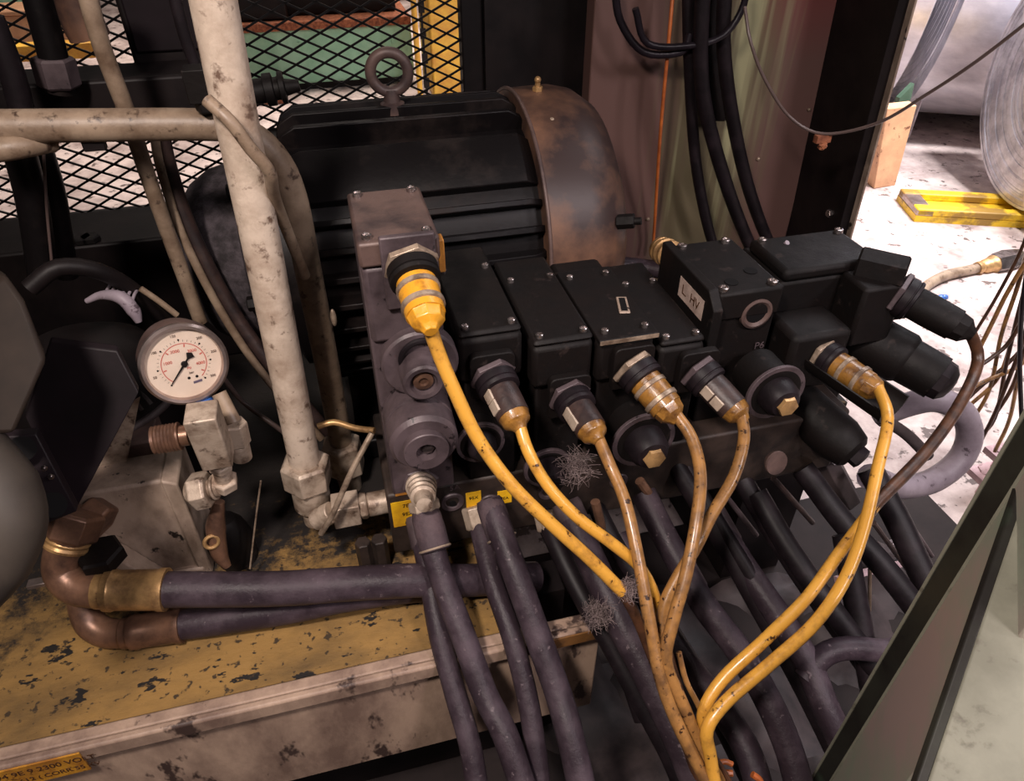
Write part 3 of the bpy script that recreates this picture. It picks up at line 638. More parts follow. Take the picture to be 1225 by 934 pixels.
for i in range(40):
    a_, b_ = aa[i], aa[i+1]
    m.add([G(R0*math.cos(a_), R0*math.sin(a_), .0058), G(R0*math.cos(b_), R0*math.sin(b_), .0058), G((R0-.0007)*math.cos(b_), (R0-.0007)*math.sin(b_), .0058), G((R0-.0007)*math.cos(a_), (R0-.0007)*math.sin(a_), .0058)], [(0, 1, 2, 3)])
for k in range(5):
    a_ = math.radians(180-k*56+10)
    d0, d1 = R0-.001, R0-.0035; tx = V((-math.sin(a_), math.cos(a_)))*.0005
    m.add([G(d0*math.cos(a_)-tx.x, d0*math.sin(a_)-tx.y, .0059), G(d0*math.cos(a_)+tx.x, d0*math.sin(a_)+tx.y, .0059), G(d1*math.cos(a_)+tx.x, d1*math.sin(a_)+tx.y, .0059), G(d1*math.cos(a_)-tx.x, d1*math.sin(a_)-tx.y, .0059)], [(0,1,2,3)])
m.build('red_scale', 'ink_red', dial)
m = MB()
for k in range(7):
    a_ = math.radians(230-k*(280/6)); m.lathe(G(.0205*math.cos(a_), .0205*math.sin(a_), .0056), G(.0205*math.cos(a_), .0205*math.sin(a_), .006), [(0, .0008), (.0003, .0008)], 10, False)
for k in range(31):
    a_ = math.radians(230-k*(280/30)); d0, d1 = .0188, .0204; tx = V((-math.sin(a_), math.cos(a_)))*.00014
    m.add([G(d0*math.cos(a_)-tx.x, d0*math.sin(a_)-tx.y, .0059), G(d0*math.cos(a_)+tx.x, d0*math.sin(a_)+tx.y, .0059), G(d1*math.cos(a_)+tx.x, d1*math.sin(a_)+tx.y, .0059), G(d1*math.cos(a_)-tx.x, d1*math.sin(a_)-tx.y, .0059)], [(0,1,2,3)])
for x in (.0, .0062): m.lathe(G(x+.001, -.0128, .0056), G(x+.001, -.0128, .006), [(0, .0012), (.0003, .0012)], 14, False)
m.build('black_scale', 'ink_black', dial)
m = MB(); m.prism([G(.0035, -.0185, .0057), G(.0105, -.0178, .0057), G(.0105, -.0158, .0057), G(.0035, -.0165, .0057)], n*.0003); m.build('maker_plate', 'ink_purple', dial)
for tx_, r_, k_, mt_ in (('1000', .0125, 165, 'ink_red'), ('2000', .0125, 112, 'ink_red'), ('3000', .0125, 50, 'ink_red'), ('4000', .0125, -10, 'ink_red'),
                         ('50', .0245, 195, 'ink_brown'), ('100', .0245, 145, 'ink_brown'), ('150', .0245, 98, 'ink_brown'), ('200', .0245, 50, 'ink_brown'), ('250', .0248, 12, 'ink_brown'), ('300', .0248, -38, 'ink_brown')):
    a_ = math.radians(k_); text('numeral', tx_, .0036 if mt_ == 'ink_red' else .0030, G(r_*math.cos(a_), r_*math.sin(a_), .0059), gx, gy, mt_, dial)
text('unit_text', 'PSI', .0028, G(.003, -.0045, .0059), gx, gy, 'ink_red', dial); text('unit_text', 'bar', .003, G(.0038, -.0085, .0059), gx, gy, 'ink_brown', dial)
# needle pointing lower left, tail upper right
ang = math.atan2(-.0140, -.0125)
ndl = V((math.cos(ang), math.sin(ang), 0)); pn = V((-ndl.y, ndl.x, 0))
def N2(t, s): return G(ndl.x*t + pn.x*s, ndl.y*t + pn.y*s, .0068)
m = MB(); m.prism([N2(0, .0009), N2(0, -.0009), N2(.019, -.0003), N2(.019, .0003)], n*.0004); m.prism([N2(0, .0007), N2(0, -.0007), N2(-.007, -.0004), N2(-.012, -.0006), N2(-.0125, -.0032), N2(-.0065, -.0034), N2(-.0055, -.0008), N2(-.0055, .0008)], n*.0004)
m = MB(); m.prism([N2(0, -.0009), N2(0, .0009), N2(.019, .0003), N2(.019, -.0003)], n*.0004)
m.prism([N2(.0, -.0007), N2(-.005, -.0007), N2(-.0092, -.0036), N2(-.0112, .0), N2(-.0092, .0036), N2(-.005, .0007), N2(0, .0007)][::-1], n*.0004)
m.lathe(G(0, 0, .0062), G(0, 0, .01), [(0, .0026), (.0012, .0026), (.0018, .0018)], 18); m.build('needle', 'ink_black', ga)
m = MB(); m.lathe(gc, gc+n, [(.0084, .0298), (.0088, .0298)], 48, False); m.build('glass', 'gauge_glass', ga)
# stem
s0 = gc - n*.012; s1 = V((s0.x+.003, s0.y, s0.z-.040))
m = MB(); m.cyl(s0 + V((0, 0, -.028)), s1, .0075); m.build('stem', 'fitting_tan', ga)
m = MB(); b_ = P(243, 486, d=.60); m.lathe(b_+V((0, .006, -.002)), b_+V((0, .006, .01)), [(0, .0075), (.004, .0078), (.006, .0065)], 24); m.build('blue_seal', 'cap_blue', ga)
# gauge block
bt = P(243, 492, d=.545); bb = P(262, 548, d=.595)
gb_ = thing('gauge_block', bb, 'tan rectangular adapter block holding up the gauge', 'fitting block')
m = MB(); m.hexa([bb+V((-.012, -.014, 0)), bb+V((.012, -.014, 0)), bb+V((.012, .012, 0)), bb+V((-.012, .012, 0))],
                 [bt+V((-.014, -.012, .0)), bt+V((.010, -.012, 0)), bt+V((.010, .014, 0)), bt+V((-.014, .014, 0))]); m.build('body', 'fitting_tan', gb_, bevel=.0015)
ax = V((-1, 0, 0)); c0 = P(226, 520, d=.575)
m = MB(); pr = [(0, .0085), (.006, .0085), (.0065, .0115)]
for k in range(7): pr += [(.008+k*.0026, .0118), (.0093+k*.0026, .0108)]
pr += [(.027, .0115), (.028, .0075)]
m.lathe(c0, c0+ax, pr, 28); m.build('side_nipple', 'copper_brown', gb_)
# drop fittings
c1_ = P(262, 548, d=.60); c2_ = P(268, 575, d=.625)
m = MB(); d = (c2_-c1_).normalized(); m.cyl(c1_, c2_, .0075); m.hex(c1_+d*.006, c1_+d*.014, .0105); m.hex(c2_-d*.004, c2_+d*.008, .012); m.build('drop_fitting', 'pipe_cream', gb_, bevel=.0006)
h0, h1 = P(262, 582, d=.625), P(224, 590, d=.625)
m = MB(); d = (h1-h0).normalized(); m.cyl(h0, h1, .0085); m.hex(h0+d*.008, h0+d*.024, .017, .3); m.torus(h0+d*.004, d, .010, .0015, 24, 8); m.build('hex_union', 'fitting_tan', gb_, bevel=.0006)
# second tube right of gauge block
q0, q1, q2, q3 = P(262, 470, d=.60), P(280, 505, d=.605), P(286, 530, d=.62), P(290, 548, d=.63)
sf = thing('side_tube', q3, 'short tan tube with nut right of the gauge block', 'tube')
m = MB(); m.tube([q0, q0.lerp(q1, .5), q1], .0062, 16); m.build('tube', 'pipe_tan_shaded', sf)
m = MB(); m.hex(q1, q2, .0105, .2); m.cyl(q2, q3, .0085); m.build('nut', 'fitting_tan', sf, bevel=.0006)
cable('drain_wire', [P(312, 575, d=.66), P(306, 620, d=.69), P(299, 680, d=.71)], .0009, 'ring_pale', 'very thin pale wire standing right of the valve block', 'wire')
# black shiny drain cup
b = P(262, 655, z=.03)
dc = thing('drain_cock', (b.x, b.y, 0), 'black oily drain cock with bent brown lever beside the valve block', 'valve')
m = MB(); m.lathe((b.x+.012, b.y+.01, .0), (b.x+.012, b.y+.01, 1), [(0, .02), (.03, .021), (.05, .016), (.06, .01)], 26); m.build('body', 'valve_black', dc)
m = MB(); m.tube([P(262, 600, d=.645), P(258, 630, d=.655), P(262, 660, d=.665), P(272, 678, d=.67)], .0062, 12, rads=[.005, .009, .008, .004]); m.build('lever', 'copper_brown', dc)
m = MB(); m.torus(P(253, 648, d=.65), n, .006, .0018, 24, 8); m.build('ring', 'brass', dc)

# ================================================================== VALVE BLOCK AT LEFT
br_ = P(240, 674, z=.012); br_.z = 0
bx1 = br_.x; bqf = br_.y; tr = P(205, 573, q=bqf); bx0 = P(100, 590, q=bqf).x; bzt = tr.z
vb = thing('filter_block', (bx0+.03, bqf+.03, 0), 'grey brown cast filter block standing on the yellow deck', 'filter block')
m = MB(); dx = bx1 - tr.x
m.box((bx0-.03, bqf, .004), (bx1-.002, bqf+.05, bzt)); m.box((bx0-.04, bqf-.006, .0), (bx1+.004, bqf+.075, .012)); m.build('body', 'block_grey', vb, bevel=.003)
m = MB(); m.prism([V((bx0-.02, bqf-.0005, bzt-.012)), V((bx1-.03, bqf-.0005, .012)), V((bx0-.02, bqf-.0005, .012))], (0, -.022, 0)); m.build('front_web', 'block_grey', vb, bevel=.002)
m = MB(); m.prism([V((bx1-.003, bqf-.004, .0)), V((bx1+.010, bqf-.004, .0)), V((bx1+.010, bqf-.004, bzt-.004)), V((bx1-.003, bqf-.004, bzt+.003))], (0, .060, 0)); m.build('end_flange', 'block_grey', vb, bevel=.002)
pa = P(160, 545, q=bqf+.025)
m = MB(); m.box((bx0+.01, bqf+.04, bzt-.01), (bx1-.012, bqf+.13, bzt+.016)); m.build('top_block', 'valve_brown', vb, bevel=.002)
zt2 = bzt+.016
m = MB(); 
for (x, y) in ((bx1-.05, bqf+.055), (bx1-.035, bqf+.07), (bx1-.06, bqf+.09)): m.lathe((x, y, zt2), (x, y, 1), [(0, .006), (.004, .006), (.0045, .003), (.003, .0025)], 14)
m.build('cap_screws', 'screw_dark', vb)
for (u, v) in ((208, 533), (316-100, 528)):
    b = P(u, v, z=zt2+.002); m = MB(); m.ball(b, .004, 1.5, 1, .5, jit=.3); m.build('bright_swarf', 'chip_bright', vb)
# upright plate behind
m = MB(); u0 = P(115, 560, q=bqf+.035); u1 = P(150, 560, q=bqf+.035); m.hexa([u0, u1, u1+V((0, .012, 0)), u0+V((0, .012, 0))], [P(122, 498, q=bqf+.035), P(168, 474, q=bqf+.035), P(168, 474, q=bqf+.047), P(122, 498, q=bqf+.047)]); m.build('upright_lug', 'fitting_tan', vb, bevel=.001)
# black plate in the left foreground
bp_ = thing('black_bracket', P(95, 610, d=.52), 'large dark bracket plate with bolts in the left foreground', 'bracket')
D = lambda u, v, d: P(u, v, d=d)
m = MB(); m.prism([D(90, 612, .56), D(166, 470, .54), D(140, 420, .535), D(60, 410, .53), D(30, 500, .53), D(40, 520, .535)], (0, .006, .002)); m.build('wide_plate', 'dark_plate', bp_, bevel=.001)
m = MB(); m.prism([D(-30, 525, .50), D(43, 519, .51), D(92, 612, .53), D(60, 625, .53), D(-30, 600, .5)], (0, .008, .0)); m.build('lower_plate', 'dark_plate', bp_, bevel=.001)
for (u, v) in ((28, 537), (53, 560), (61, 570), (64, 606)):
    m = MB(); b = D(u, v, .508); m.ball(b, .0042 if u in (28, 64) else .0022); m.build('bolt', 'screw_dark', bp_)
m = MB()
for u, v in ((26, 537), (63, 604)):
    m.lathe(D(u, v, .505), D(u, v, .5), [(0, .009), (.004, .009)], 20)
m.build('washer', 'hole_black', bp_)
# grey duct at the left edge
gd = thing('grey_duct', D(5, 700, .42), 'smooth grey green duct at the left edge, partly out of view', 'duct')
m = MB(); m.tube([D(-40, 545, .44), D(-8, 590, .44), D(8, 630, .44), D(-4, 680, .44), D(-30, 735, .44)], .02, 30, rads=[.024, .026, .022, .018, .008]); m.build('lower_lobe', 'duct_grey', gd)
m = MB(); m.prism([D(-30, 350, .45), D(6, 327, .45), D(30, 360, .45), D(58, 430, .45), D(18, 521, .44), D(-30, 522, .44)], (-.01, .02, -.004)); m.build('upper_sheet', 'duct_brown', gd, bevel=.004)

# ================================================================== ELBOWS + BIG HOSES
def elbow_hose(nutpt, pts, r, fer0, fer1, rf, hosepts, rh, ferm, label):
    t = thing('suction_hose', pts[1], label, 'hose')
    m = MB(); m.tube(pts, r, 22); m.build('elbow', 'copper_brown', t)
    d = (fer1-fer0).normalized(); L = (fer1-fer0).length
    m = MB(); m.lathe(fer0, fer1, [(-.010, r), (-.009, rf*.86), (-.003, rf*.86), (-.002, rf*.97), (.004, rf), (.006, rf*.94), (L-.008, rf*.96), (L-.006, rf*1.02), (L, rf*1.02), (L, rh)], 30); m.build('ferrule', ferm, t)
    m = MB(); m.tube(hosepts, rh, 24); m.build('rubber_hose', 'rubber_hose', t)
    return t
zz = .062
n0 = D(88, 628, .615); 
e_pts = [D(84, 640, .612), D(76, 660, .615), D(75, 684, .618), D(92, 702, .618), D(120, 706, .618), D(135, 706, .619)]
f0_, f1_ = D(130, 706, .619), D(200, 705, .625)
t = elbow_hose(n0, e_pts, .0155, f0_, f1_, .0185, [f1_-(f1_-f0_)*.1, D(330, 704, .640), D(420, 698, .652), D(500, 694, .665), D(560, 694, .69), D(640, 690, .73)], .0158, 'brass', 'upper thick black hose with brass elbow running to the manifold')
d = (e_pts[0]-n0); m = MB(); a = D(77, 652, .612); dd = (e_pts[1]-n0).normalized()
m.lathe(n0, e_pts[1], [(.012, .0175), (.014, .0185), (.0165, .0175), (.019, .0185), (.0215, .0175)], 28); m.build('gold_ring', 'brass', t)
m = MB(); m.hex(n0-dd*.014, n0+dd*.012, .0225, .3); m.build('nut', 'copper_brown', t, bevel=.0008)
m = MB(); k0, k1 = D(100, 612, .635), D(125, 628, .635); m.hex(k0, k1, .019, .1); m.build('side_nut', 'copper_brown', t, bevel=.001)
e2 = [D(98, 706, .66), D(100, 722, .66), D(108, 745, .66), D(128, 757, .66), D(155, 757, .66), D(168, 756, .66)]
f2, f3 = D(160, 756, .66), D(219, 747, .665)
t2 = elbow_hose(None, e2, .0135, f2, f3, .0165, [f3-(f3-f2)*.1, D(330, 731, .672), D(420, 713, .675), D(500, 703, .70), D(560, 700, .73)], .0142, 'copper_brown', 'lower thinner black hose with copper elbow under the other one')
# wing nut shape & washer
m = MB(); b = D(125, 672, .63); m.hex(b, b+V((0, 0, .016)), .020); m.build('big_nut', 'valve_black', t2)
# bright bit at left
m = MB(); b = D(50, 705, .72); m.box((b.x-.012, b.y, b.z-.004), (b.x+.012, b.y+.01, b.z+.008)); m.box((b.x-.02, b.y-.004, b.z-.006), (b.x+.03, b.y-.001, b.z-.004)); tag(m.build('bright_clip', 'bezel_steel', bevel=.001), 'small bright steel clip on the deck left of the brass elbow', 'clip')

# ================================================================== MANIFOLD
mf = thing('valve_manifold', (.25, .53, 0), 'long dark manifold block with threaded ports and yellow stickers', 'manifold')
FQ = .475
m = MB(); m.box((.002, FQ, .028), (.50, .60, .112)); m.build('block', 'manifold_dark', mf, bevel=.003)
m = MB(); m.box((.01, .50, 0), (.06, .58, .028)); m.box((.40, .50, 0.0), (.46, .59, .028)); m.build('foot', 'manifold_dark', mf)
for u, v in ((432, 640), (455, 655)):
    b = P(u, v, q=FQ+.01); m = MB(); m.hex(V((b.x, b.y, 0)), V((b.x, b.y, .045)), .008); m.build('jack_screw', 'manifold_dark', mf)
b = P(447, 684, q=FQ-.012); m = MB(); m.ball(V((b.x, b.y, .004)), .007, 1.3, .8, .6, jit=.3); m.build('shiny_swarf', 'chip_bright', mf)
def port(u, v, r, mt='valve_grey'):
    b = P(u, v, q=FQ); m = MB(); m.lathe((b.x, FQ, b.z), (b.x, -1, b.z), [(-.001, r), (.001, r), (.002, r*.93), (.0015, r*.62), (-.002, r*.45), (-.002, .0)], 28); m.build('port', mt, mf)
port(541, 600, .0118); 
m = MB(); b = P(541, 600, q=FQ); m.lathe((b.x, FQ-.002, b.z), (b.x, -1, b.z), [(0, .0035), (.001, .0035)], 12, False); m.build('port_hole', 'hole_black', mf)
port(585, 600, .010); port(655, 588, .010); port(740, 575, .010)
def sticker(u0, v0, u1, v1, mt, lines=(), sz=.0055, q=FQ, parent=None):
    a = P(u0, v0, q=q-.0004); b = P(u1, v1, q=q-.0004); z1 = a.z; z0 = b.z
    m = MB(); m.box((a.x, q-.0008, z0), (b.x, q-.0003, z1)); o = m.build('sticker', mt, parent or mf)
    for i, l in enumerate(lines):
        text('lettering', l, sz, ((a.x+b.x)/2, q-.0009, z1-(i+.6)*(z1-z0)/len(lines)), (1, 0, 0), (0, 0, 1), 'ink_black', o)
    return o
sticker(467, 602, 516, 622, 'sticker_yellow', ('7EA 8', '9EX. A', '/.2"90'), .0062)
sticker(519, 596, 523, 612, 'sticker_yellow')
sticker(557, 590, 576, 609, 'sticker_yellow', ('9EX', 'EX.2'), .0055)
sticker(595, 588, 612, 600, 'sticker_yellow', ('7EA',), .005)
sticker(466, 545, 492, 590, 'sticker_orange')
sticker(528, 548, 537, 578, 'sticker_orange')
text('stamping', '5A', .009, V((P(544, 585, q=FQ).x, FQ-.0006, P(544, 583, q=FQ).z)), (1, 0, 0), (0, 0, 1), 'valve_grey', mf)

# ------------------------------------------------------------------ connectors
def connector(pa, pb, style, rad, label, parentlabel=None, extra=None):
    """plug between socket pa and cable end pb"""
    t = thing('cable_connector', pa, label, 'connector', 'plugs on the valve row')
    d = (pb-pa).normalized(); L = (pb-pa).length
    m = MB(); m.hex(pa-d*.004, pa+d*.003, rad*1.42, .3); m.build('hex_flange', 'ring_pale' if style in ('y', 'a') else 'valve_grey', t, bevel=.0004)
    m = MB(); pr = []
    m.lathe(pa, pb, [(.002, rad*1.15), (.003, rad*1.27), (.010, rad*1.27), (.0105, rad*1.2), (.0115, rad*1.2), (.012, rad*1.28), (.015, rad*1.24), (.016, rad)], 30)
    for k in range(30):
        a = 2*PI*k/30
    m.build('coupling_ring', 'rubber_black' if style != 'y' else 'valve_black', t)
    bm = {'y': 'plug_yellow', 'a': 'plug_amber', 'd': 'plug_dark', 'k': 'valve_black'}[style]
    m = MB()
    m.lathe(pa, pb, [(.014, rad*.98), (L*.45, rad), (L*.78, rad*.96), (L*.8, rad*.96)], 30); m.build('plug_body', bm, t)
    m = MB(); m.lathe(pa, pb, [(L*.79, rad*.94), (L*.82, rad*.9), (L*.93, rad*.82), (L, rad*.5), (L+.004, rad*.34)], 8 if style != 'd' else 16, style == 'd'); m.build('strain_relief', {'d': 'plug_amber', 'y': 'plug_yellow', 'a': 'plug_amber', 'k': 'valve_black'}[style], t, bevel=.0005)
    if style in ('y', 'a'):
        for f in (.40, .66):
            m = MB(); m.lathe(pa, pb, [(L*f-.0025, rad*.98), (L*f-.0018, rad*1.07), (L*f+.0018, rad*1.07), (L*f+.0025, rad*.98)], 30, True); m.build('band', 'ring_pale', t)
    if style == 'd':
        for f in (.38, .6):
            c = pa + d*(L*f); s_ = V((-1, -.45, .25)).normalized(); s_ = (s_ - d*s_.dot(d)).normalized(); s2 = d.cross(s_)
            T = Matrix((d, s2, s_)).transposed().to_4x4(); T.translation = c + s_*rad*.93
            m = MB(); m.box((-.0055, -.005, -.001), (.0055, .005, .0016), T); m.build('tag', 'fitting_tan', t, bevel=.0005)
    return t
# ------------------------------------------------------------------ valve stations
def screws(lst, parent, r=.0035, h=.004, mt='steel_bright'):
    for x, y, z in lst:
        m = MB(); m.lathe((x, y, z-.001), (x, y, 1), [(0, r), (h, r), (h+.0005, r*.7), (h-.001, r*.55), (h-.001, 0)], 14); m.build('screw', mt, parent)
VQ0, VQ1 = .470, .62
def boss(x, z, parent, mt='valve_black', w=.019, q=VQ0, h=.022):
    n_ = 10; poly = [(-w, -h), (w, -h)] + [(w - .006 + .006*math.cos(a), h - .006 + .006*math.sin(a)) for a in (0, .5, 1.05, PI/2)] + [(-w + .006 + .006*math.cos(a), h - .006 + .006*math.sin(a)) for a in (PI/2, 2.1, 2.6, PI)]
    m = MB(); m.prism([V((x+a, q, z+b)) for a, b in poly], (0, -.008, 0)); m.build('socket_boss', mt, parent, bevel=.001)
# station 1: tall stack
t1 = thing('tall_valve', (.038, .53, .112), 'tall grey brown valve stack at the left end of the manifold', 'valve')
x0, x1 = .010, .067
zA = P(450, 330, q=VQ0).z
m = MB(); m.box((x0-.001, VQ0+.004, .112), (x1, .56, .34)); m.build('valve_body', 'valve_grey', t1, bevel=.002)
topz = .404
m = MB(); m.box((x0, VQ0, .285), (x1, .560, .352)); m.build('solenoid_box', 'valve_grey', t1, bevel=.004)
m = MB(); m.box((x0-.001, VQ0-.002, .3522), (x1+.001, .562, .372)); m.build('cap', 'valve_brown', t1, bevel=.0025)
screws([(x0+.007, VQ0+.006, .372), (x1-.007, VQ0+.006, .372), (x0+.007, .553, .372), (x1-.007, .553, .372)], t1, .0038)
m = MB(); m.box((x0+.016, VQ0+.003, .3722), (x1-.02, VQ0+.0045, .3728)); m.build('nameplate', 'ring_pale', t1)
m = MB(); m.box((x1+.0005, VQ0+.01, .335), (x1+.006, VQ0+.022, .362)); m.build('orange_plug', 'sticker_orange', t1, bevel=.001)
cA, cB = P(492, 318, q=VQ0-.006), P(514, 392, q=VQ0-.058)
m = MB(); sx, sz = cA.x, cA.z; m.box((sx-.021, VQ0-.006, sz-.035), (sx+.019, VQ0-.0002, sz+.024)); m.build('socket_boss', 'valve_grey', t1, bevel=.0015)
# round knobs facing out: upper relief knob ring and lower cartridge
c = P(502, 432, q=VQ0-.004)
m = MB(); m.lathe((c.x, VQ0+.004, c.z), (c.x, -1, c.z), [(0, .031), (.012, .031), (.014, .029), (.0145, .026)], 40); m.build('dial_flange', 'valve_grey', t1)
c2 = P(507, 458, q=VQ0-.03)
m = MB(); m.lathe((c2.x, VQ0-.008, c2.z), (c2.x, -1, c2.z), [(0, .0175), (.022, .0165), (.0235, .0145), (.023, .011), (.018, .010), (.018, 0)], 32); m.build('adjuster', 'valve_grey', t1)
m = MB(); m.lathe((c2.x, VQ0-.026, c2.z), (c2.x, -1, c2.z), [(0, .0085), (.002, .008), (.003, .004), (.001, .0032), (.001, 0)], 20); m.build('brass_screw', 'copper_brown', t1)
m = MB(); m.torus((c.x+.002, VQ0-.011, c.z+.008), (0, 1, .1), .017, .0025, 32, 8); m.build('wire_ring', 'rubber_black', t1)
c3 = P(514, 543, q=VQ0-.055)
m = MB(); m.lathe((c3.x-.002, VQ0+.004, c3.z), (c3.x, -1, c3.z), [(0, .028), (.006, .029), (.022, .0285), (.023, .026), (.025, .0285), (.044, .028), (.048, .025), (.0485, .0175), (.056, .0185), (.057, .0178), (.057, .0085), (.050, .0080), (.050, 0)], 44); m.build('cartridge', 'valve_grey', t1)
m = MB(); m.lathe((c3.x, VQ0-.046, c3.z), (c3.x, -1, c3.z), [(0, .006), (.003, .005), (.004, .002)], 6, False); m.build('cartridge_screw', 'screw_dark', t1)
connector(cA, cB, 'y', .0148, 'bright yellow cable plug high on the tall valve stack')
# threaded nozzle + banjo on the manifold front
nz0 = P(503, 576, q=FQ); nz1 = P(507, 600, q=FQ-.035)
hoseth = thing('threaded_fitting', nz0, 'ribbed brass coloured threaded fitting on the manifold front', 'fitting')
d = (nz1-nz0).normalized(); L = (nz1-nz0).length
m = MB(); m.hex(nz0-d*.002, nz0+d*.006, .0175, .2); m.build('hex_base', 'valve_grey', hoseth)
m = MB(); pr = [(.006, .0135)]
for k in range(4): pr += [(.007+k*.006, .0145-k*.001), (.010+k*.006, .0145-k*.001), (.0115+k*.006, .0118-k*.001), (.0125+k*.006, .0118-k*.001)]
pr += [(L, .007), (L+.006, .0072), (L+.007, .004)]
m.lathe(nz0, nz1, pr, 26); m.build('thread', 'fitting_tan', hoseth)

stations = [
 # x centre, top z, label, connector px, style, plug label
 (.1045, .283, 'black solenoid valve second from the left, right of the tall stack', (590, 450), (621, 510), 'd', 'dark brown tagged plug with yellow nose, beside the tall stack', 'd'),
 (.168, .264, 'black solenoid valve between the second plug and the amber plug', (682, 475), (714, 524), 'd', 'dark cracked plug with amber nose on the lowest socket', 'd'),
 (.226, .260, 'black solenoid valve with a rimmed cover plate and open slot', (758, 440), (808, 500), 'a', 'amber ribbed plug on the valve with the rimmed cover', 'a'),
 (.2815, .243, 'black solenoid valve left of the block with a white label', (836, 445), (888, 500), 'd', 'dark smooth plug with amber nose beside the white labelled block', 'd')]
plug_ends = [cB]
for i, (sx, zt, lab, ua, ub, stl, plab, _) in enumerate(stations):
    hw = (.0275, .0275, .0265, .0225)[i]
    t = thing('solenoid_valve', (sx, .53, .112), lab, 'valve', 'solenoid valves on the manifold')
    m = MB(); m.box((sx-.0225, VQ0+.006, .112), (sx+.0225, VQ1-.01, zt-.045)); m.build('valve_body', 'valve_black', t, bevel=.002)
    m = MB(); m.box((sx-hw, VQ0, zt-.050), (sx+hw, VQ1, zt-.006)); m.build('wiring_box', 'valve_black', t, bevel=.005)
    m = MB()
    if i == 2:
        m.box((sx-hw-.001, VQ0-.004, zt-.006), (sx+hw+.001, VQ1-.03, zt-.001)); m.build('cover_plate', 'valve_black', t, bevel=.0012)
        m = MB(); m.box((sx-hw-.0005, VQ0-.0048, zt-.0055), (sx+hw+.0005, VQ0-.0042, zt-.0015)); m.build('cover_rim', 'ring_pale', t)
        m = MB(); T = Matrix.Translation((sx+.013, VQ0+.045, zt-.001)) @ Matrix.Rotation(-.25, 4, 'Z')
        m.box((-.005, -.014, 0), (.005, .014, .0015), T); m.build('slot_frame', 'block_grey', t, bevel=.001)
        m = MB(); m.box((-.0028, -.011, .0012), (.0028, .011, .002), T); m.build('slot', 'hole_black', t)
    else:
        m.box((sx-hw+.001, VQ0+.001, zt-.006), (sx+hw-.001, VQ1-.002, zt)); m.build('cover_plate', 'valve_black', t, bevel=.003)
    zs = zt if i != 2 else zt-.001
    screws([(sx-hw+.008, VQ0+.008, zs), (sx+hw-.008, VQ0+.008, zs), (sx-hw+.008, VQ1-.045, zs), (sx+hw-.008, VQ1-.045, zs)], t, .0033)
    pa = P(*ua, q=VQ0-.008); pb = P(*ub, q=VQ0-.056)
    boss(pa.x, pa.z, t, 'valve_black' if i < 3 else 'valve_black')
    connector(pa, pb, stl, .0142 if stl == 'd' else .0150, plab); plug_ends.append(pb)

# solenoid coils with round nuts facing out
def coil_nut(u, v, q, r, label, tip='a', L=.03):
    c = P(u, v, q=q); t = thing('solenoid_coil', c, label, 'solenoid', 'round solenoids of the valve row')
    m = MB(); m.lathe((c.x, FQ+.01, c.z), (c.x, -1, c.z), [(0, r*.85), (FQ+.01-q-.004, r*.85), (FQ+.01-q-.003, r), (FQ+.01-q, r), (FQ+.01-q+.001, r*.86), (FQ+.01-q, r*.7)], 40); m.build('coil_body', 'valve_black', t)
    m = MB(); m.lathe((c.x, q+.003, c.z), (c.x, -1, c.z), [(0, r*.8), (0, r*1.1), (.0035, r*1.1), (.0035, r*.8)], 44, True, closed=True); m.build('flange_ring', 'valve_grey', t, bevel=.0004)
    m = MB(); m.lathe((c.x, q, c.z), (c.x, -1, c.z), [(0, r*.68), (L*.7, r*.64), (L, r*.5), (L+.002, r*.3)], 32); m.build('plunger_tube', 'rubber_black', t)
    m = MB(); m.lathe((c.x, q-L-.001, c.z), (c.x, -1, c.z), [(0, r*.38), (.004, r*.36), (.005, r*.2)], 6, False); m.build('tip_screw', 'brass' if tip == 'a' else 'valve_black', t)
    return t
coil_nut(770, 527, FQ-.03, .0285, 'round solenoid with grey flange ring below the amber plug', 'a', .022)
coil_nut(928, 470, FQ-.03, .0275, 'round solenoid with grey flange ring and two pin brass tip', 'a', .018)
coil_nut(655, 560, FQ-.02, .021, 'dusty dark solenoid below the second and third plugs', 'k', .02)
coil_nut(575, 530, FQ-.02, .020, 'dark solenoid hidden between the yellow cord and the dark plug', 'k', .012)
# grey cap on a rod (930,558)
c = P(928, 556, q=.42); m = MB(); m.lathe(c+V((0, .006, 0)), c+V((.1, -1, .35)), [(0, .010), (.005, .0125), (.007, .012)], 26); cp_ = tag(m.build('round_disc', 'valve_brown'), 'flat grey brown round cap on a thin rod under the solenoid', 'cap')

# block with white label and P6 stamping
b0 = P(932, 354, q=.50); bz = .268
lb = thing('label_block', (.37, .56, .112), 'black square valve block with white side label and open port', 'valve block')
xl = P(862, 345, q=.50).x; xr = b0.x
m = MB(); m.box((xl, .50, .112), (xr, .60, bz-.03)); m.build('block', 'valve_black', lb, bevel=.002)
m = MB(); m.box((xl-.001, .496, bz-.030), (xr+.001, .600, bz)); m.build('head', 'valve_black', lb, bevel=.003)
m = MB(); m.prism([V((xl-.0115, .485, bz-.085)), V((xl-.0115, .602, bz-.085)), V((xl-.0115, .602, bz+.004)), V((xl-.0115, .50, bz+.004)), V((xl-.0115, .485, bz-.010))], (.010, 0, 0)); m.build('side_plate', 'valve_black', lb, bevel=.0012)
m = MB(); xs = xl-.0117; q0_, q1_ = P(820, 365, p=xs).y, P(850, 400, p=xs).y
zl0, zl1 = bz-.030, bz-.009
m.box((xs-.0006, .503, zl0), (xs, .553, zl1)); lbl = m.build('white_label', 'sticker_white', lb)
text('lettering', 'L.  HV', .014, (xs-.0008, .528, (zl0+zl1)/2), (0, -1, 0), (0, 0, 1), 'ink_brown', lbl)
screws([(xl+.006, .504, bz), (xr-.008, .504, bz), (xl+.006, .592, bz), (xr-.01, .592, bz)], lb, .0048, .004)
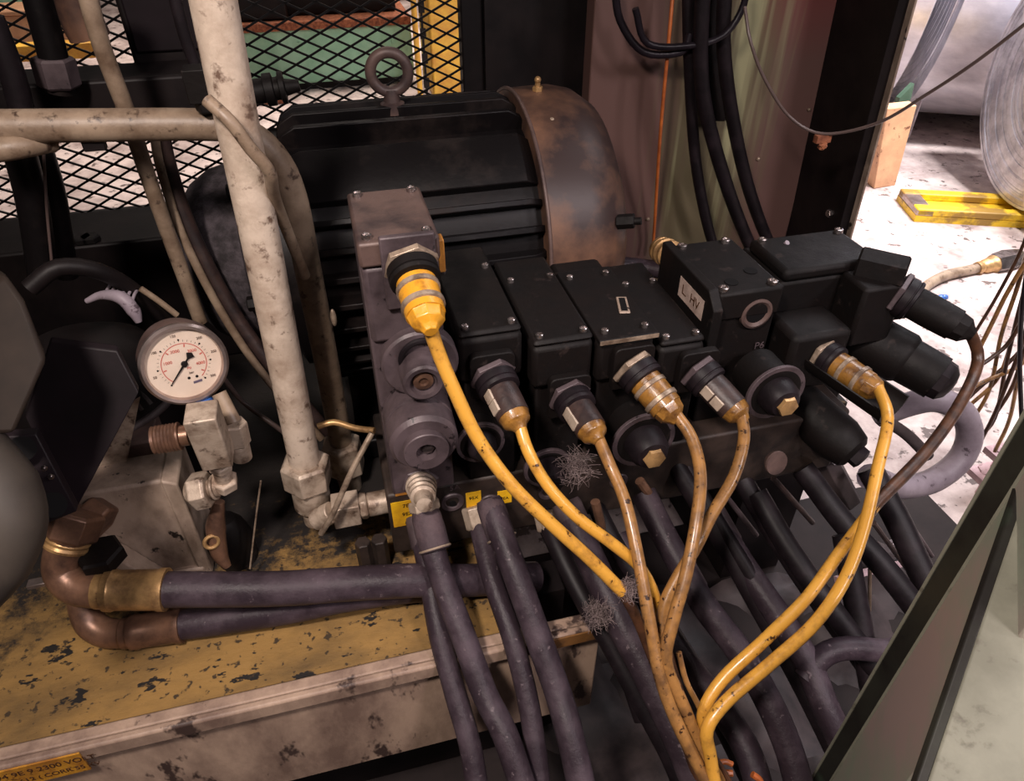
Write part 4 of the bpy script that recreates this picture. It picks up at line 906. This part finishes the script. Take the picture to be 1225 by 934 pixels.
m = MB()
for x, y in ((xl+.020, .515), (xr-.016, .530)): m.lathe((x, y, bz+.0002), (x, y, 1), [(0, .0065), (.0006, .0065)], 18, False)
m.build('counterbore', 'hole_black', lb)
pc = P(906, 376, q=.495); m = MB(); m.lathe((pc.x, .4995, pc.z), (pc.x, -1, pc.z), [(0, .0165), (.004, .0160), (.005, .0135), (.003, .0105), (.001, .0100)], 30); m.build('port', 'valve_brown', lb)
m = MB(); m.lathe((pc.x, .4975, pc.z), (pc.x, -1, pc.z), [(0, .010), (.001, .010)], 24, False); m.build('port_hole', 'hole_black', lb)
text('stamping', 'P6', .011, V((P(908, 413, q=.499).x, .4985, P(908, 413, q=.499).z)), (1, 0, 0), (0, 0, 1), 'valve_grey', lb)

# far right valve head group (dark silhouettes)
fv = thing('end_valve', (.47, .55, .112), 'big black valve head at the right end of the manifold', 'valve')
E_ = lambda u, v, q: P(u, v, q=q)
zt = P(985, 290, q=.56).z
e0, e1 = P(940, 318, q=.53), P(1052, 318, q=.53)
m = MB(); m.box((e0.x, .53, .05), (e1.x+.01, .61, e1.z-.004)); m.build('lower_body', 'valve_black', fv, bevel=.004)
m = MB(); m.box((e0.x+.001, .528, e1.z-.004), (e1.x-.002, .600, e1.z+.010)); m.build('cap_box', 'valve_black', fv, bevel=.005)
screws([(e0.x+.01, .59, e1.z+.010), (e1.x-.010, .59, e1.z+.010), (e1.x-.010, .537, e1.z+.010)], fv, .0045, .005)
m = MB(); m.box((e1.x+.006, .50, e1.z-.05), (e1.x+.03, .575, e1.z-.010)); m.build('side_step', 'valve_black', fv, bevel=.003)
r0_ = P(1062, 322, q=.51); m = MB(); m.hex(r0_+V((-.02, .02, 0)), r0_+V((.012, -.012, 0)), .017, .4); m.build('side_fitting', 'valve_black', fv)
m = MB(); m.box((e1.x+.0085, .5245, e1.z-.055), (e1.x+.0105, .529, e1.z-.008)); m.build('bright_edge', 'valve_grey', fv)
# connector dark, upper right
ka, kb = P(1075, 352, q=.50), P(1160, 398, q=.445)
connector(ka, kb, 'k', .0165, 'long black cable plug reaching right against the bright floor'); 
m = MB(); m.box((ka.x-.05, ka.y-.01, ka.z-.05), (ka.x-.002, ka.y+.03, ka.z+.018)); m.build('upper_socket', 'valve_black', fv, bevel=.004)
# lower big black solenoid
la, lbp = P(1020, 395, q=.53), P(1118, 450, q=.455)
ls = thing('black_solenoid', la, 'large black cylindrical solenoid with rounded hex end at far right', 'solenoid', 'round solenoids of the valve row')
L = (lbp-la).length
m = MB(); m.lathe(la, lbp, [(-.02, .026), (0, .028), (L*.62, .028), (L*.66, .026), (L*.68, .0245), (L+.004, .0235)], 30); m.build('coil_body', 'valve_black', ls)
m = MB(); m.lathe(la, lbp, [(L+.004, .022), (L+.012, .021), (L+.018, .014), (L+.02, .006)], 8, False); m.build('end_nut', 'rubber_black', ls)
# amber plug at station 6
pa, pb = P(985, 425, q=FQ+.005), P(1052, 470, q=FQ-.055)
connector(pa, pb, 'a', .0138, 'amber brown plug in a black cradle, rightmost of the brown plugs'); plug_ends.append(pb); plug_ends.append(kb)
m = MB(); m.box((pa.x-.04, pa.y-.002, pa.z-.04), (pa.x+.025, .53, pa.z+.028)); m.build('socket_body', 'valve_black', fv, bevel=.006)
cr = thing('plug_cradle', pa, 'black sheet trough under the rightmost amber plug', 'cradle')
m = MB(); d = (pb-pa).normalized(); ref = V((0, 0, 1)); s2 = d.cross(ref).normalized(); u2 = s2.cross(d)
vs = []; nseg = 12; LL = (pb-pa).length+.018
for t_ in (-.005, LL):
    for rr in (.0215, .0195):
        for k in range(nseg+1):
            a = PI + PI*k/nseg; vs.append(pa + d*t_ + s2*math.cos(a)*rr + u2*math.sin(a)*rr)
k1 = nseg+1; fs = []
for k in range(nseg):
    fs += [(k, k+1, 2*k1+k+1, 2*k1+k), (k1+k+1, k1+k, 3*k1+k, 3*k1+k+1), (k, k1+k, k1+k+1, k+1), (2*k1+k+1, 3*k1+k+1, 3*k1+k, 2*k1+k)]
fs += [(0, 2*k1, 3*k1, k1), (nseg, k1+nseg, 3*k1+nseg, 2*k1+nseg)]
m.add(vs, fs, True); m.build('trough', 'valve_black', cr)
# second big black solenoid below cradle (1000,500)
sa, sb = P(940, 470, q=.52), P(1020, 540, q=.44)
s2_ = thing('black_solenoid', sa, 'black cylindrical solenoid just below the amber plug cradle', 'solenoid', 'round solenoids of the valve row')
L = (sb-sa).length
m = MB(); m.lathe(sa, sb, [(0, .026), (L*.8, .026), (L, .021), (L+.004, .016)], 28); m.build('coil_body', 'valve_black', s2_)
m = MB(); m.lathe(sa, sb, [(L+.004, .012), (L+.012, .012), (L+.014, .007)], 6, False); m.build('end_nut', 'rubber_black', s2_)
# fittings behind the row
a, b = P(790, 298, q=.72), P(815, 312, q=.66)
vf = thing('brass_valve_fitting', a, 'ribbed brass fitting behind the labelled block', 'fitting'); L = (b-a).length
m = MB(); m.lathe(a, b, [(0, .011), (.003, .016), (.008, .016), (.009, .012), (.013, .012), (.014, .017), (.02, .017), (.021, .013), (.027, .013), (.028, .017), (.034, .017), (.035, .012), (L+.02, .012)], 24); m.build('body', 'brass', vf)
m = MB(); m.lathe(a, b, [(L-.01, .0145), (L+.03, .0145)], 20); m.build('dark_collar', 'valve_black', vf)
cable('return_hose', [Q(730, 316, .72), Q(770, 320, .71), Q(812, 328, .69), Q(850, 345, .66)], .0105, 'rubber_hose', 'thick dark hose passing behind the valve row into the labelled block', 'hose')
# bracket plate with bolt (740,340)
bk = thing('motor_bracket', Q(750, 345, .62), 'grey flat bracket with a bolt behind the rimmed valve', 'bracket')
m = MB(); m.prism([Q(733, 352, .62), Q(776, 340, .62), Q(778, 331, .62), Q(768, 326, .62), Q(733, 326, .66)], (0, .002, -.004)); m.build('plate', 'valve_grey', bk)
b = Q(768, 338, .618); m = MB(); m.hex(b+V((0,0,-.001)), b+V((0, -.002, .005)), .006); m.build('bolt', 'screw_dark', bk)
m = MB(); m.prism([Q(667, 340, .64), Q(700, 338, .64), Q(735, 348, .64), Q(735, 352, .64), Q(712, 350, .64), Q(710, 341, .64), Q(668, 346, .64)], (0, .03, -.006)); m.build('black_yoke', 'valve_black', bk, bevel=.001)
tz_ = Q(938, 300, .58); cable('white_strap', [Q(917, 312, .60), Q(930, 300, .59), Q(942, 290, .58)], .0026, 'conduit_white', 'short white strap end between the two black valve heads', 'strap')

# ================================================================== SIGNAL CORDS
def cord(pts, mt, label, r=.0052):
    m = MB(); m.tube(pts, r, 14, wob=.02)
    return tag(m.build('signal_cable', mt), label, 'cord', 'cords from the valve plugs')
def line(uv, ds):
    """points through photo pixels with depths interpolated between the given ones"""
    n = len(uv); out = []
    for i, (u, v) in enumerate(uv):
        t = i/(n-1)*(len(ds)-1); k = min(int(t), len(ds)-2); out.append(P(u, v, d=ds[k]+(ds[k+1]-ds[k])*(t-k)))
    return out
pe = [x + V((0, .004, .004)) for x in plug_ends]
cd = cord([pe[0]] + line([(522, 415), (545, 470), (572, 525), (612, 580), (660, 627), (705, 668), (745, 708)], (.505, .53, .55, .57)), 'cord_yellow', 'bright yellow cord falling from the tall valve plug', .0053)
m = MB(); m.tube(line([(743, 706), (762, 740), (782, 790), (806, 850), (840, 945)], (.571, .590, .605)), .0044, 12); m.build('shaded_end', 'cord_dark', cd)  # dark colour stands for the shade this cord end drops into
cord([pe[1]] + line([(632, 540), (655, 580), (690, 618), (735, 652), (768, 682), (788, 730), (794, 790), (815, 850)], (.565, .57, .595, .60)), 'cord_yellow', 'yellow cord from the dark tagged plug right of the tall stack', .0050)
cord([pe[2]] + line([(730, 557), (748, 600), (762, 660), (772, 715), (782, 770), (790, 810), (808, 860), (850, 945)], (.60, .57, .56, .56)), 'cord_brown', 'brown orange cord from the dark cracked plug, falling in the middle')
cord([pe[3]] + line([(828, 525), (838, 570), (832, 630), (820, 690), (806, 740), (797, 790), (820, 850), (860, 945)], (.60, .565, .56, .57)), 'cord_brown', 'brown orange cord from the amber plug of the rimmed valve')
cord([pe[4]] + line([(890, 525), (878, 570), (852, 615), (832, 655), (808, 695), (794, 728), (790, 780)], (.62, .59, .585)), 'cord_brown', 'brown cord from the plug beside the labelled block, crossing behind')
cord([pe[5]] + line([(1062, 500), (1050, 560), (1034, 630), (1012, 690), (975, 745), (920, 795), (870, 838), (846, 872), (850, 905), (856, 945)], (.635, .60, .565, .55, .56)), 'cord_yellow', 'yellow cord from the rightmost amber plug, front of a pair')
cpts = line([(1170, 430), (1150, 480), (1108, 540), (1050, 600), (1005, 660), (965, 715), (915, 765), (865, 812), (842, 850), (845, 880), (852, 945)], (.70, .66, .61, .57, .565, .58))
cd = cord(cpts[3:], 'cord_yellow', 'cord from the black plug, dark at first, behind a yellow one')
m = MB(); m.tube([pe[6]] + cpts[:4] + [cpts[3].lerp(cpts[4], .25)], .0056, 14); m.build('dirty_upper_sheath', 'cord_dark', cd)
for k, (u0, v0, u1, v1) in enumerate(((790, 770, 836, 905), (800, 775, 850, 915), (795, 800, 862, 925), (806, 815, 872, 934), (812, 780, 838, 850))):
    m = MB(); m.tube(line([(u0, v0), ((u0+u1)/2-4, (v0+v1)/2), (u1, v1), (u1+8, v1+40)], (.585, .59)), .0024, 10)
    tag(m.build('cord_strand', 'cord_dark' if k % 2 else 'cord_brown'), 'thin brown strand in the cord bundle at the bottom centre', 'cord', 'thin strands in the cord bundle')
m = MB(); m.tube(line([(858, 922), (868, 924), (876, 925)], (.64, .64)), .003, 8); m.tube(line([(900, 926), (908, 932), (912, 940)], (.64, .64)), .003, 8); m.tube(line([(860, 912), (868, 911), (876, 914)], (.64, .64)), .0025, 8)
tag(m.build('orange_wire', 'wire_orange'), 'short orange wire loops showing under the hoses at the bottom', 'wire')

# ================================================================== HYDRAULIC HOSES FALLING FROM THE MANIFOLD
def hose(pts, r, label, mt='rubber_hose', sleeve=None, nutp=None, rads=None, crimp=None):
    t = thing('hydraulic_hose', pts[0], label, 'hose', 'hoses falling from the manifold')
    m = MB(); m.tube(pts, r, 18, wob=.012, rads=rads); m.build('rubber_hose', mt, t)
    if sleeve:
        a, b, rs = sleeve; d = (b-a).normalized(); L = (b-a).length
        m = MB(); m.lathe(a, b, [(0, rs*.86), (.006, rs), (L*.5, rs*1.04), (L*.93, rs*1.02), (L*.97, rs*1.07), (L, rs*1.05), (L+.001, rs*.9)], 24); m.build('sleeve', 'sleeve_fabric', t)
        m = MB(); m.torus(a+d*(L-.0015), d, rs*1.03, .0011, 28, 8); m.build('sleeve_edge', 'ring_pale', t)
    if nutp:
        a, b, rn = nutp; m = MB(); m.hex(a, b, rn, .2); m.build('nut', 'fitting_tan', t, bevel=.0006)
    if crimp:
        a, b, rn = crimp; L = (b-a).length; m = MB(); m.lathe(a, b, [(0, rn*.9), (.004, rn), (L-.003, rn), (L, rn*.92)], 20); m.build('ferrule', 'valve_grey', t)
    return t
L_ = line
def sl(a, b, r, da, db): return (P(*a, d=da), P(*b, d=db), r)
hose(L_([(508, 614), (519, 660), (535, 710), (556, 765), (580, 830), (604, 878), (632, 960)], (.655, .645, .625, .60)), .0115, 'hose with dark sleeve falling from the threaded manifold fitting', sleeve=sl((508, 610), (521, 658), .0138, .655, .648), nutp=sl((506, 598), (509, 612), .0145, .655, .655))
hose(L_([(500, 625), (512, 680), (526, 760), (545, 830), (562, 890), (574, 960)], (.69, .655, .635, .62)), .0100, 'thinner hose falling just left of the sleeved one', crimp=sl((498, 618), (506, 655), .0112, .69, .68))
hose(L_([(586, 600), (600, 640), (620, 695), (645, 765), (668, 830), (682, 880), (700, 960)], (.67, .645, .625, .60)), .0122, 'hose with short sleeve falling right of the open port', sleeve=sl((584, 597), (601, 645), .0132, .67, .662))
hose(L_([(572, 625), (588, 690), (612, 760), (630, 830), (640, 890), (648, 960)], (.70, .655, .635, .62)), .0098, 'thin hose hanging behind and left of the short sleeved hose', nutp=sl((566, 605), (573, 632), .0125, .70, .70))
hose(L_([(680, 610), (706, 668), (738, 735), (772, 800), (806, 870), (842, 955)], (.69, .655, .63, .61)), .0142, 'thick shiny hose falling in the middle behind the crossing cords', crimp=sl((676, 600), (690, 632), .0150, .69, .685))
hose(L_([(655, 625), (672, 665), (700, 720), (730, 770), (762, 830), (800, 900), (825, 960)], (.71, .675, .66, .65)), .0098, 'black hose half hidden left of the thick shiny hose', 'rubber_black', nutp=sl((652, 612), (657, 634), .012, .71, .71))
hose(L_([(770, 590), (800, 650), (840, 720), (885, 780), (920, 840), (945, 900), (962, 965)], (.74, .70, .665, .64)), .0132, 'grey hose right of the cord bundle, falling to the lower right', crimp=sl((812, 670), (833, 708), .0138, .715, .71))
hose(L_([(740, 640), (775, 715), (820, 790), (865, 850), (895, 900), (915, 965)], (.76, .72, .69, .66)), .0132, 'dark hose below the cord pair, bending at the bottom')
hose(L_([(850, 610), (885, 670), (930, 735), (965, 790), (985, 840), (1012, 900), (1025, 960)], (.77, .72, .69, .67)), .0135, 'grey hose crossing under the yellow pair toward the right post', crimp=sl((848, 606), (874, 652), .0145, .77, .755))
hose(L_([(905, 590), (940, 650), (985, 715), (1030, 775), (1080, 840)], (.79, .75, .73)), .0120, 'black hose running right of the middle, under the brown cord', 'rubber_black')
hose(L_([(960, 560), (1005, 620), (1050, 670), (1090, 720), (1150, 800)], (.80, .77, .75)), .0130, 'black hose below the long pale conduit near the right post', 'rubber_black')
hose(L_([(1040, 560), (1075, 625), (1105, 690), (1140, 760)], (.80, .78, .76)), .0140, 'short black hose dropping from the pale conduit loop', 'rubber_black')
hose(L_([(812, 545), (850, 610), (905, 700), (960, 790), (1010, 870)], (.76, .73, .71)), .0080, 'slim black hose running through the dark middle of the bunch', 'rubber_black')
hose(L_([(700, 580), (730, 640), (765, 700), (800, 760), (850, 840), (900, 940)], (.76, .73, .70)), .0095, 'slim black hose deep behind the brown middle cord', 'rubber_black')
hose(L_([(962, 812), (985, 784), (1015, 775), (1060, 778), (1100, 770)], (.70, .71)), .0115, 'grey hose lying crosswise beside the right post')
hose(L_([(775, 500), (810, 560), (860, 640), (905, 720), (960, 820), (1000, 900)], (.76, .74, .71)), .0105, 'black hose from under the amber plug solenoid', 'rubber_black')
hose(L_([(1010, 640), (1022, 710), (1035, 780), (1050, 860)], (.76, .74)), .0125, 'black hose beside the right post, hanging straight down', 'rubber_black')
hose(L_([(880, 560), (915, 620), (960, 690), (1010, 760), (1060, 830)], (.80, .78, .76)), .0115, 'black hose under the flat round cap', 'rubber_black')
hose(L_([(640, 590), (665, 650), (700, 700), (745, 790), (770, 860)], (.74, .72, .70)), .0100, 'black hose in the shade left of the fluffy hose', 'rubber_black')
# small rods / fittings in the dark middle
rods = [((925, 572), (972, 625), .0032, 'plug_dark', 'thin brown rod below the flat round cap'), ((870, 595), (905, 640), .003, 'valve_grey', 'thin grey rod left of the flat round cap'),
        ((1045, 625), (1085, 680), .0035, 'plug_dark', 'thin brown rod by the pale conduit'), ((1041, 655), (1040, 730), .0026, 'pipe_tan_shaded', 'thin upright tan rod behind the yellow cord'),
        ((1085, 620), (1115, 665), .003, 'valve_grey', 'thin rod between the short black hoses'), ((765, 575), (792, 612), .005, 'copper_brown', 'short tan metal stem under the ringed solenoid'),
        ((712, 600), (722, 640), .005, 'copper_brown', 'short tan stem behind the crossing yellow cords')]
for a, b, r, mt, lab in rods:
    m = MB(); m.tube([Q(*a, .46), Q((a[0]+b[0])/2, (a[1]+b[1])/2, .457), Q(*b, .455)], r, 10); tag(m.build('metal_rod', mt), lab, 'rod')
# pale bright fitting cluster (1000,560)
bc = thing('pale_fitting', Q(1005, 575, .50), 'pale grey fitting with bright speckled top amid the hoses', 'fitting')
m = MB(); a, b = Q(985, 545, .50), Q(1015, 600, .48); m.hex(a, b, .016); m.build('body', 'sack_grey', bc, bevel=.001)
m = MB(); m.ball(Q(1000, 546, .49), .010, 1.4, 1, .7, jit=.25); m.build('bright_top', 'chip_bright', bc)
m = MB(); a, b = Q(945, 520, .50), Q(975, 535, .49); m.hex(a, b, .011); tag(m.build('brass_nut', 'plug_amber', bevel=.001), 'yellowish brass nut beside the pale fitting', 'nut')
# pale conduit loop on the right
cable('pale_conduit', [Q(1050, 498, .60), Q(1085, 484, .58), Q(1120, 478, .56), Q(1150, 492, .55), Q(1160, 520, .54), Q(1148, 550, .53), Q(1115, 575, .52), Q(1075, 582, .51), Q(1040, 570, .50)], .0165, 'conduit_white', 'thick pale grey conduit looping right of the valve row', 'conduit')
cable('pale_conduit', [Q(1055, 500, .57), Q(1085, 520, .56), Q(1110, 545, .55)], .008, 'sack_grey', 'thinner grey conduit inside the pale loop', 'conduit')

# wires at right
bw = [[(1240, 230), (1225, 290), (1195, 350), (1165, 400)], [(1240, 300), (1222, 360), (1205, 430), (1190, 500), (1168, 525)], [(1235, 330), (1215, 390), (1195, 450), (1160, 485)],
      [(1240, 350), (1210, 405), (1190, 425), (1160, 445)], [(1240, 380), (1222, 430), (1208, 500), (1190, 540)], [(1240, 400), (1200, 440), (1170, 465), (1140, 495)],
      [(1235, 300), (1205, 350), (1185, 390), (1165, 430)], [(1230, 400), (1212, 460), (1188, 500), (1172, 530)]]
bw += [[(1240, 260), (1218, 340), (1198, 400), (1182, 470), (1150, 520)], [(1240, 320), (1226, 400), (1200, 470), (1185, 505), (1166, 540)], [(1238, 420), (1215, 440), (1180, 455), (1150, 470)]]
names = ['topmost thin', 'second', 'third', 'fourth', 'fifth', 'sixth', 'seventh', 'last']
for k, l in enumerate(bw):
    m = MB(); m.tube([Q(u, v, .62 + .012*(k % 3)) for u, v in l], .0029 if k else .0021, 10)
    if k == 0: tag(m.build('loose_wire', 'cord_dark'), 'single dark wire hanging above the brown wire bundle at right', 'wire')
    else: tag(m.build('loose_wire', 'cord_dark' if k % 2 else 'cord_brown'), 'brown wire in the loose tangle at the right edge', 'wire', 'brown wires at the right edge')
m = MB(); m.tube([Q(1262, 180, .62), Q(1228, 330, .60), Q(1220, 420, .60), Q(1222, 500, .59)], .0032, 10); tag(m.build('loose_wire', 'cable_black'), 'straight black wire at the right edge beside the brown tangle', 'wire')
# pale scrap heap right
for k, (u, v, s) in enumerate(((1185, 565, .018), (1200, 540, .014))):
    b = Q(u, v, .66); m = MB(); m.box((b.x-s*2, b.y-s, b.z-.006), (b.x+s*2, b.y+s, b.z+.006)); m.ball(b+V((0, 0, .006)), s, 1.3, 1, .4, jit=.15)
    m.tube([b+V((0, 0, -.02)), V((b.x, b.y, FZ))], .006, 8)
    tag(m.build('scrap_stand', 'strip_pink'), ('pale crumpled scrap on a stand, lower, near the right post', 'pale crumpled scrap on a stand behind the loose wires')[k], 'scrap')
# pink strip on floor
a, b = P(1000, 693, z=FZ+.09), P(1103, 668, z=FZ+.09)
m = MB(); m.tube([a, b], .006, 4, smoothp=False); tag(m.build('floor_strip', 'strip_pink'), 'narrow pink white strip lying on the floor behind the hoses', 'strip')
m = MB(); b = P(1075, 648, z=FZ+.09); m.ball(b, .012, 1.2, .8, .8, jit=.3); tag(m.build('bright_scrap', 'chip_bright'), 'shiny crumpled scrap on the dark floor behind the hoses', 'scrap')
# crumpled grey sheeting on the tray
sh = MB(); nxs, nys = 26, 18; vs = []; fs = []
rr = random.Random(4)
for j in range(nys):
    for i in range(nxs):
        x = .14 + .62*i/(nxs-1); y = .16 + .42*j/(nys-1)
        z = FZ+.03+.022*math.sin(x*31+y*17)+.018*math.sin(x*13-y*29+1)+.010*math.sin(x*57+y*41)+rr.uniform(-.002, .002)
        vs.append((x, y, z))
for j in range(nys-1):
    for i in range(nxs-1):
        a = j*nxs+i; fs.append((a, a+1, a+1+nxs, a+nxs))
sh.add(vs, fs, True); o = sh.build('plastic_sheet', 'sack_grey'); tag(o, 'crumpled grey plastic sheeting on the floor under the hoses', 'sheet')
so = o.modifiers.new('solid', 'SOLIDIFY'); so.thickness = .002
# fluff / dust on the hose
def fluff(c, n, r, label, seed):
    rr = random.Random(seed); m = MB()
    for k in range(n):
        d = V((rr.gauss(0, 1), rr.gauss(0, 1), rr.gauss(0, 1))).normalized(); e = c + d*r*rr.uniform(.3, 1); b = c + V((rr.gauss(0, 1), rr.gauss(0, 1), rr.gauss(0, 1)))*r*.25
        m.tube([b, b.lerp(e, .5)+V((rr.gauss(0, 1), rr.gauss(0, 1), rr.gauss(0, 1)))*r*.15, e], .00018, 3)
    tag(m.build('dust_fluff', 'dust_fluff'), label, 'dust fluff', kind='stuff')
fluff(P(716, 735, d=.635), 260, .020, 'grey fluff caught on the left side of the thick shiny hose', 1)
fluff(P(752, 705, d=.57), 200, .014, 'grey fluff where the bright yellow cord ends', 2)
fluff(P(690, 560, d=.64), 160, .025, 'dusty lint between the second and third plug', 3)

# ================================================================== RIGHT POST AND PALE COVER
pp = thing('green_post', P(1010, 930, d=.50), 'dark green and grey steel channel post in the right foreground', 'post')
# vertical faces, z from -.35 up
A0 = P(980, 934, d=.50); zlo, zhi = FZ, .42
def vline(u, v, q): # a vertical line through the pixel at the given q
    b = P(u, v, q=q); return b
qa = .40
a = vline(1090, 748, qa); b = vline(1104+19, 748, qa-.012); c = vline(1216, 700, qa-.075)
a2_ = P(1090, 748, q=qa); b2_ = P(1117, 744, q=qa-.01)
def slab(p, q_, th, name, mt, par):
    n_ = (V((q_.x, q_.y, 0))-V((p.x, p.y, 0))); nn = V((-n_.y, n_.x, 0)).normalized()*th
    m = MB(); m.hexa([V((p.x, p.y, zlo)), V((q_.x, q_.y, zlo)), V((q_.x, q_.y, zlo))+nn, V((p.x, p.y, zlo))+nn], [V((p.x, p.y, zhi)), V((q_.x, q_.y, zhi)), V((q_.x, q_.y, zhi))+nn, V((p.x, p.y, zhi))+nn])
    return m.build(name, mt, par, bevel=.0015)
pA = P(1106, 700, d=.52); pB = P(1140, 700, d=.49); pC = pB + (P(1215, 700, d=.40) - pB)*1.5
slab(pA, pB, .005, 'edge_flange', 'guard_green', pp)
slab(pB, pC, .005, 'web', 'guard_grey', pp)
for A_ in (pA, pB):
    m = MB(); m.hexa([V((A_.x-.001, A_.y-.0012, zlo)), V((A_.x+.0008, A_.y-.0012, zlo)), V((A_.x+.0008, A_.y+.001, zlo)), V((A_.x-.001, A_.y+.001, zlo))], [V((A_.x-.001, A_.y-.0012, zhi)), V((A_.x+.0008, A_.y-.0012, zhi)), V((A_.x+.0008, A_.y+.001, zhi)), V((A_.x-.001, A_.y+.001, zhi))])
    m.build('edge_highlight', 'cover_pale', pp)  # pale strips paint a bevel highlight along the post edges
# pale cover plate: nearer inclined panel; left edge through (1112,934)-(1225,600)
pcv = thing('pale_cover', P(1180, 930, d=.36), 'pale green grey cover plate at the lower right corner', 'cover')
e0 = P(1106, 952, d=.36); e1 = P(1240, 556, d=.43); e2 = P(1500, 556, d=.40); e3 = P(1400, 1000, d=.32)
m = MB(); m.prism([e0, e3, e2, e1], V((.001, .006, -.004))); m.build('sheet', 'cover_pale', pcv, bevel=.001)
nn = (e1-e0).normalized()
m = MB(); m.prism([e0+V((-.004, .003, -.002)), e0+V((.001, .001, .0)), e1+V((.001, .001, 0)), e1+V((-.004, .003, -.002))], V((.0, .003, -.003))); m.build('folded_edge', 'guard_green', pcv, bevel=.0008)

for o in bpy.data.objects:
    if '_o' in o: del o['_o']
print('objects', len(bpy.data.objects))
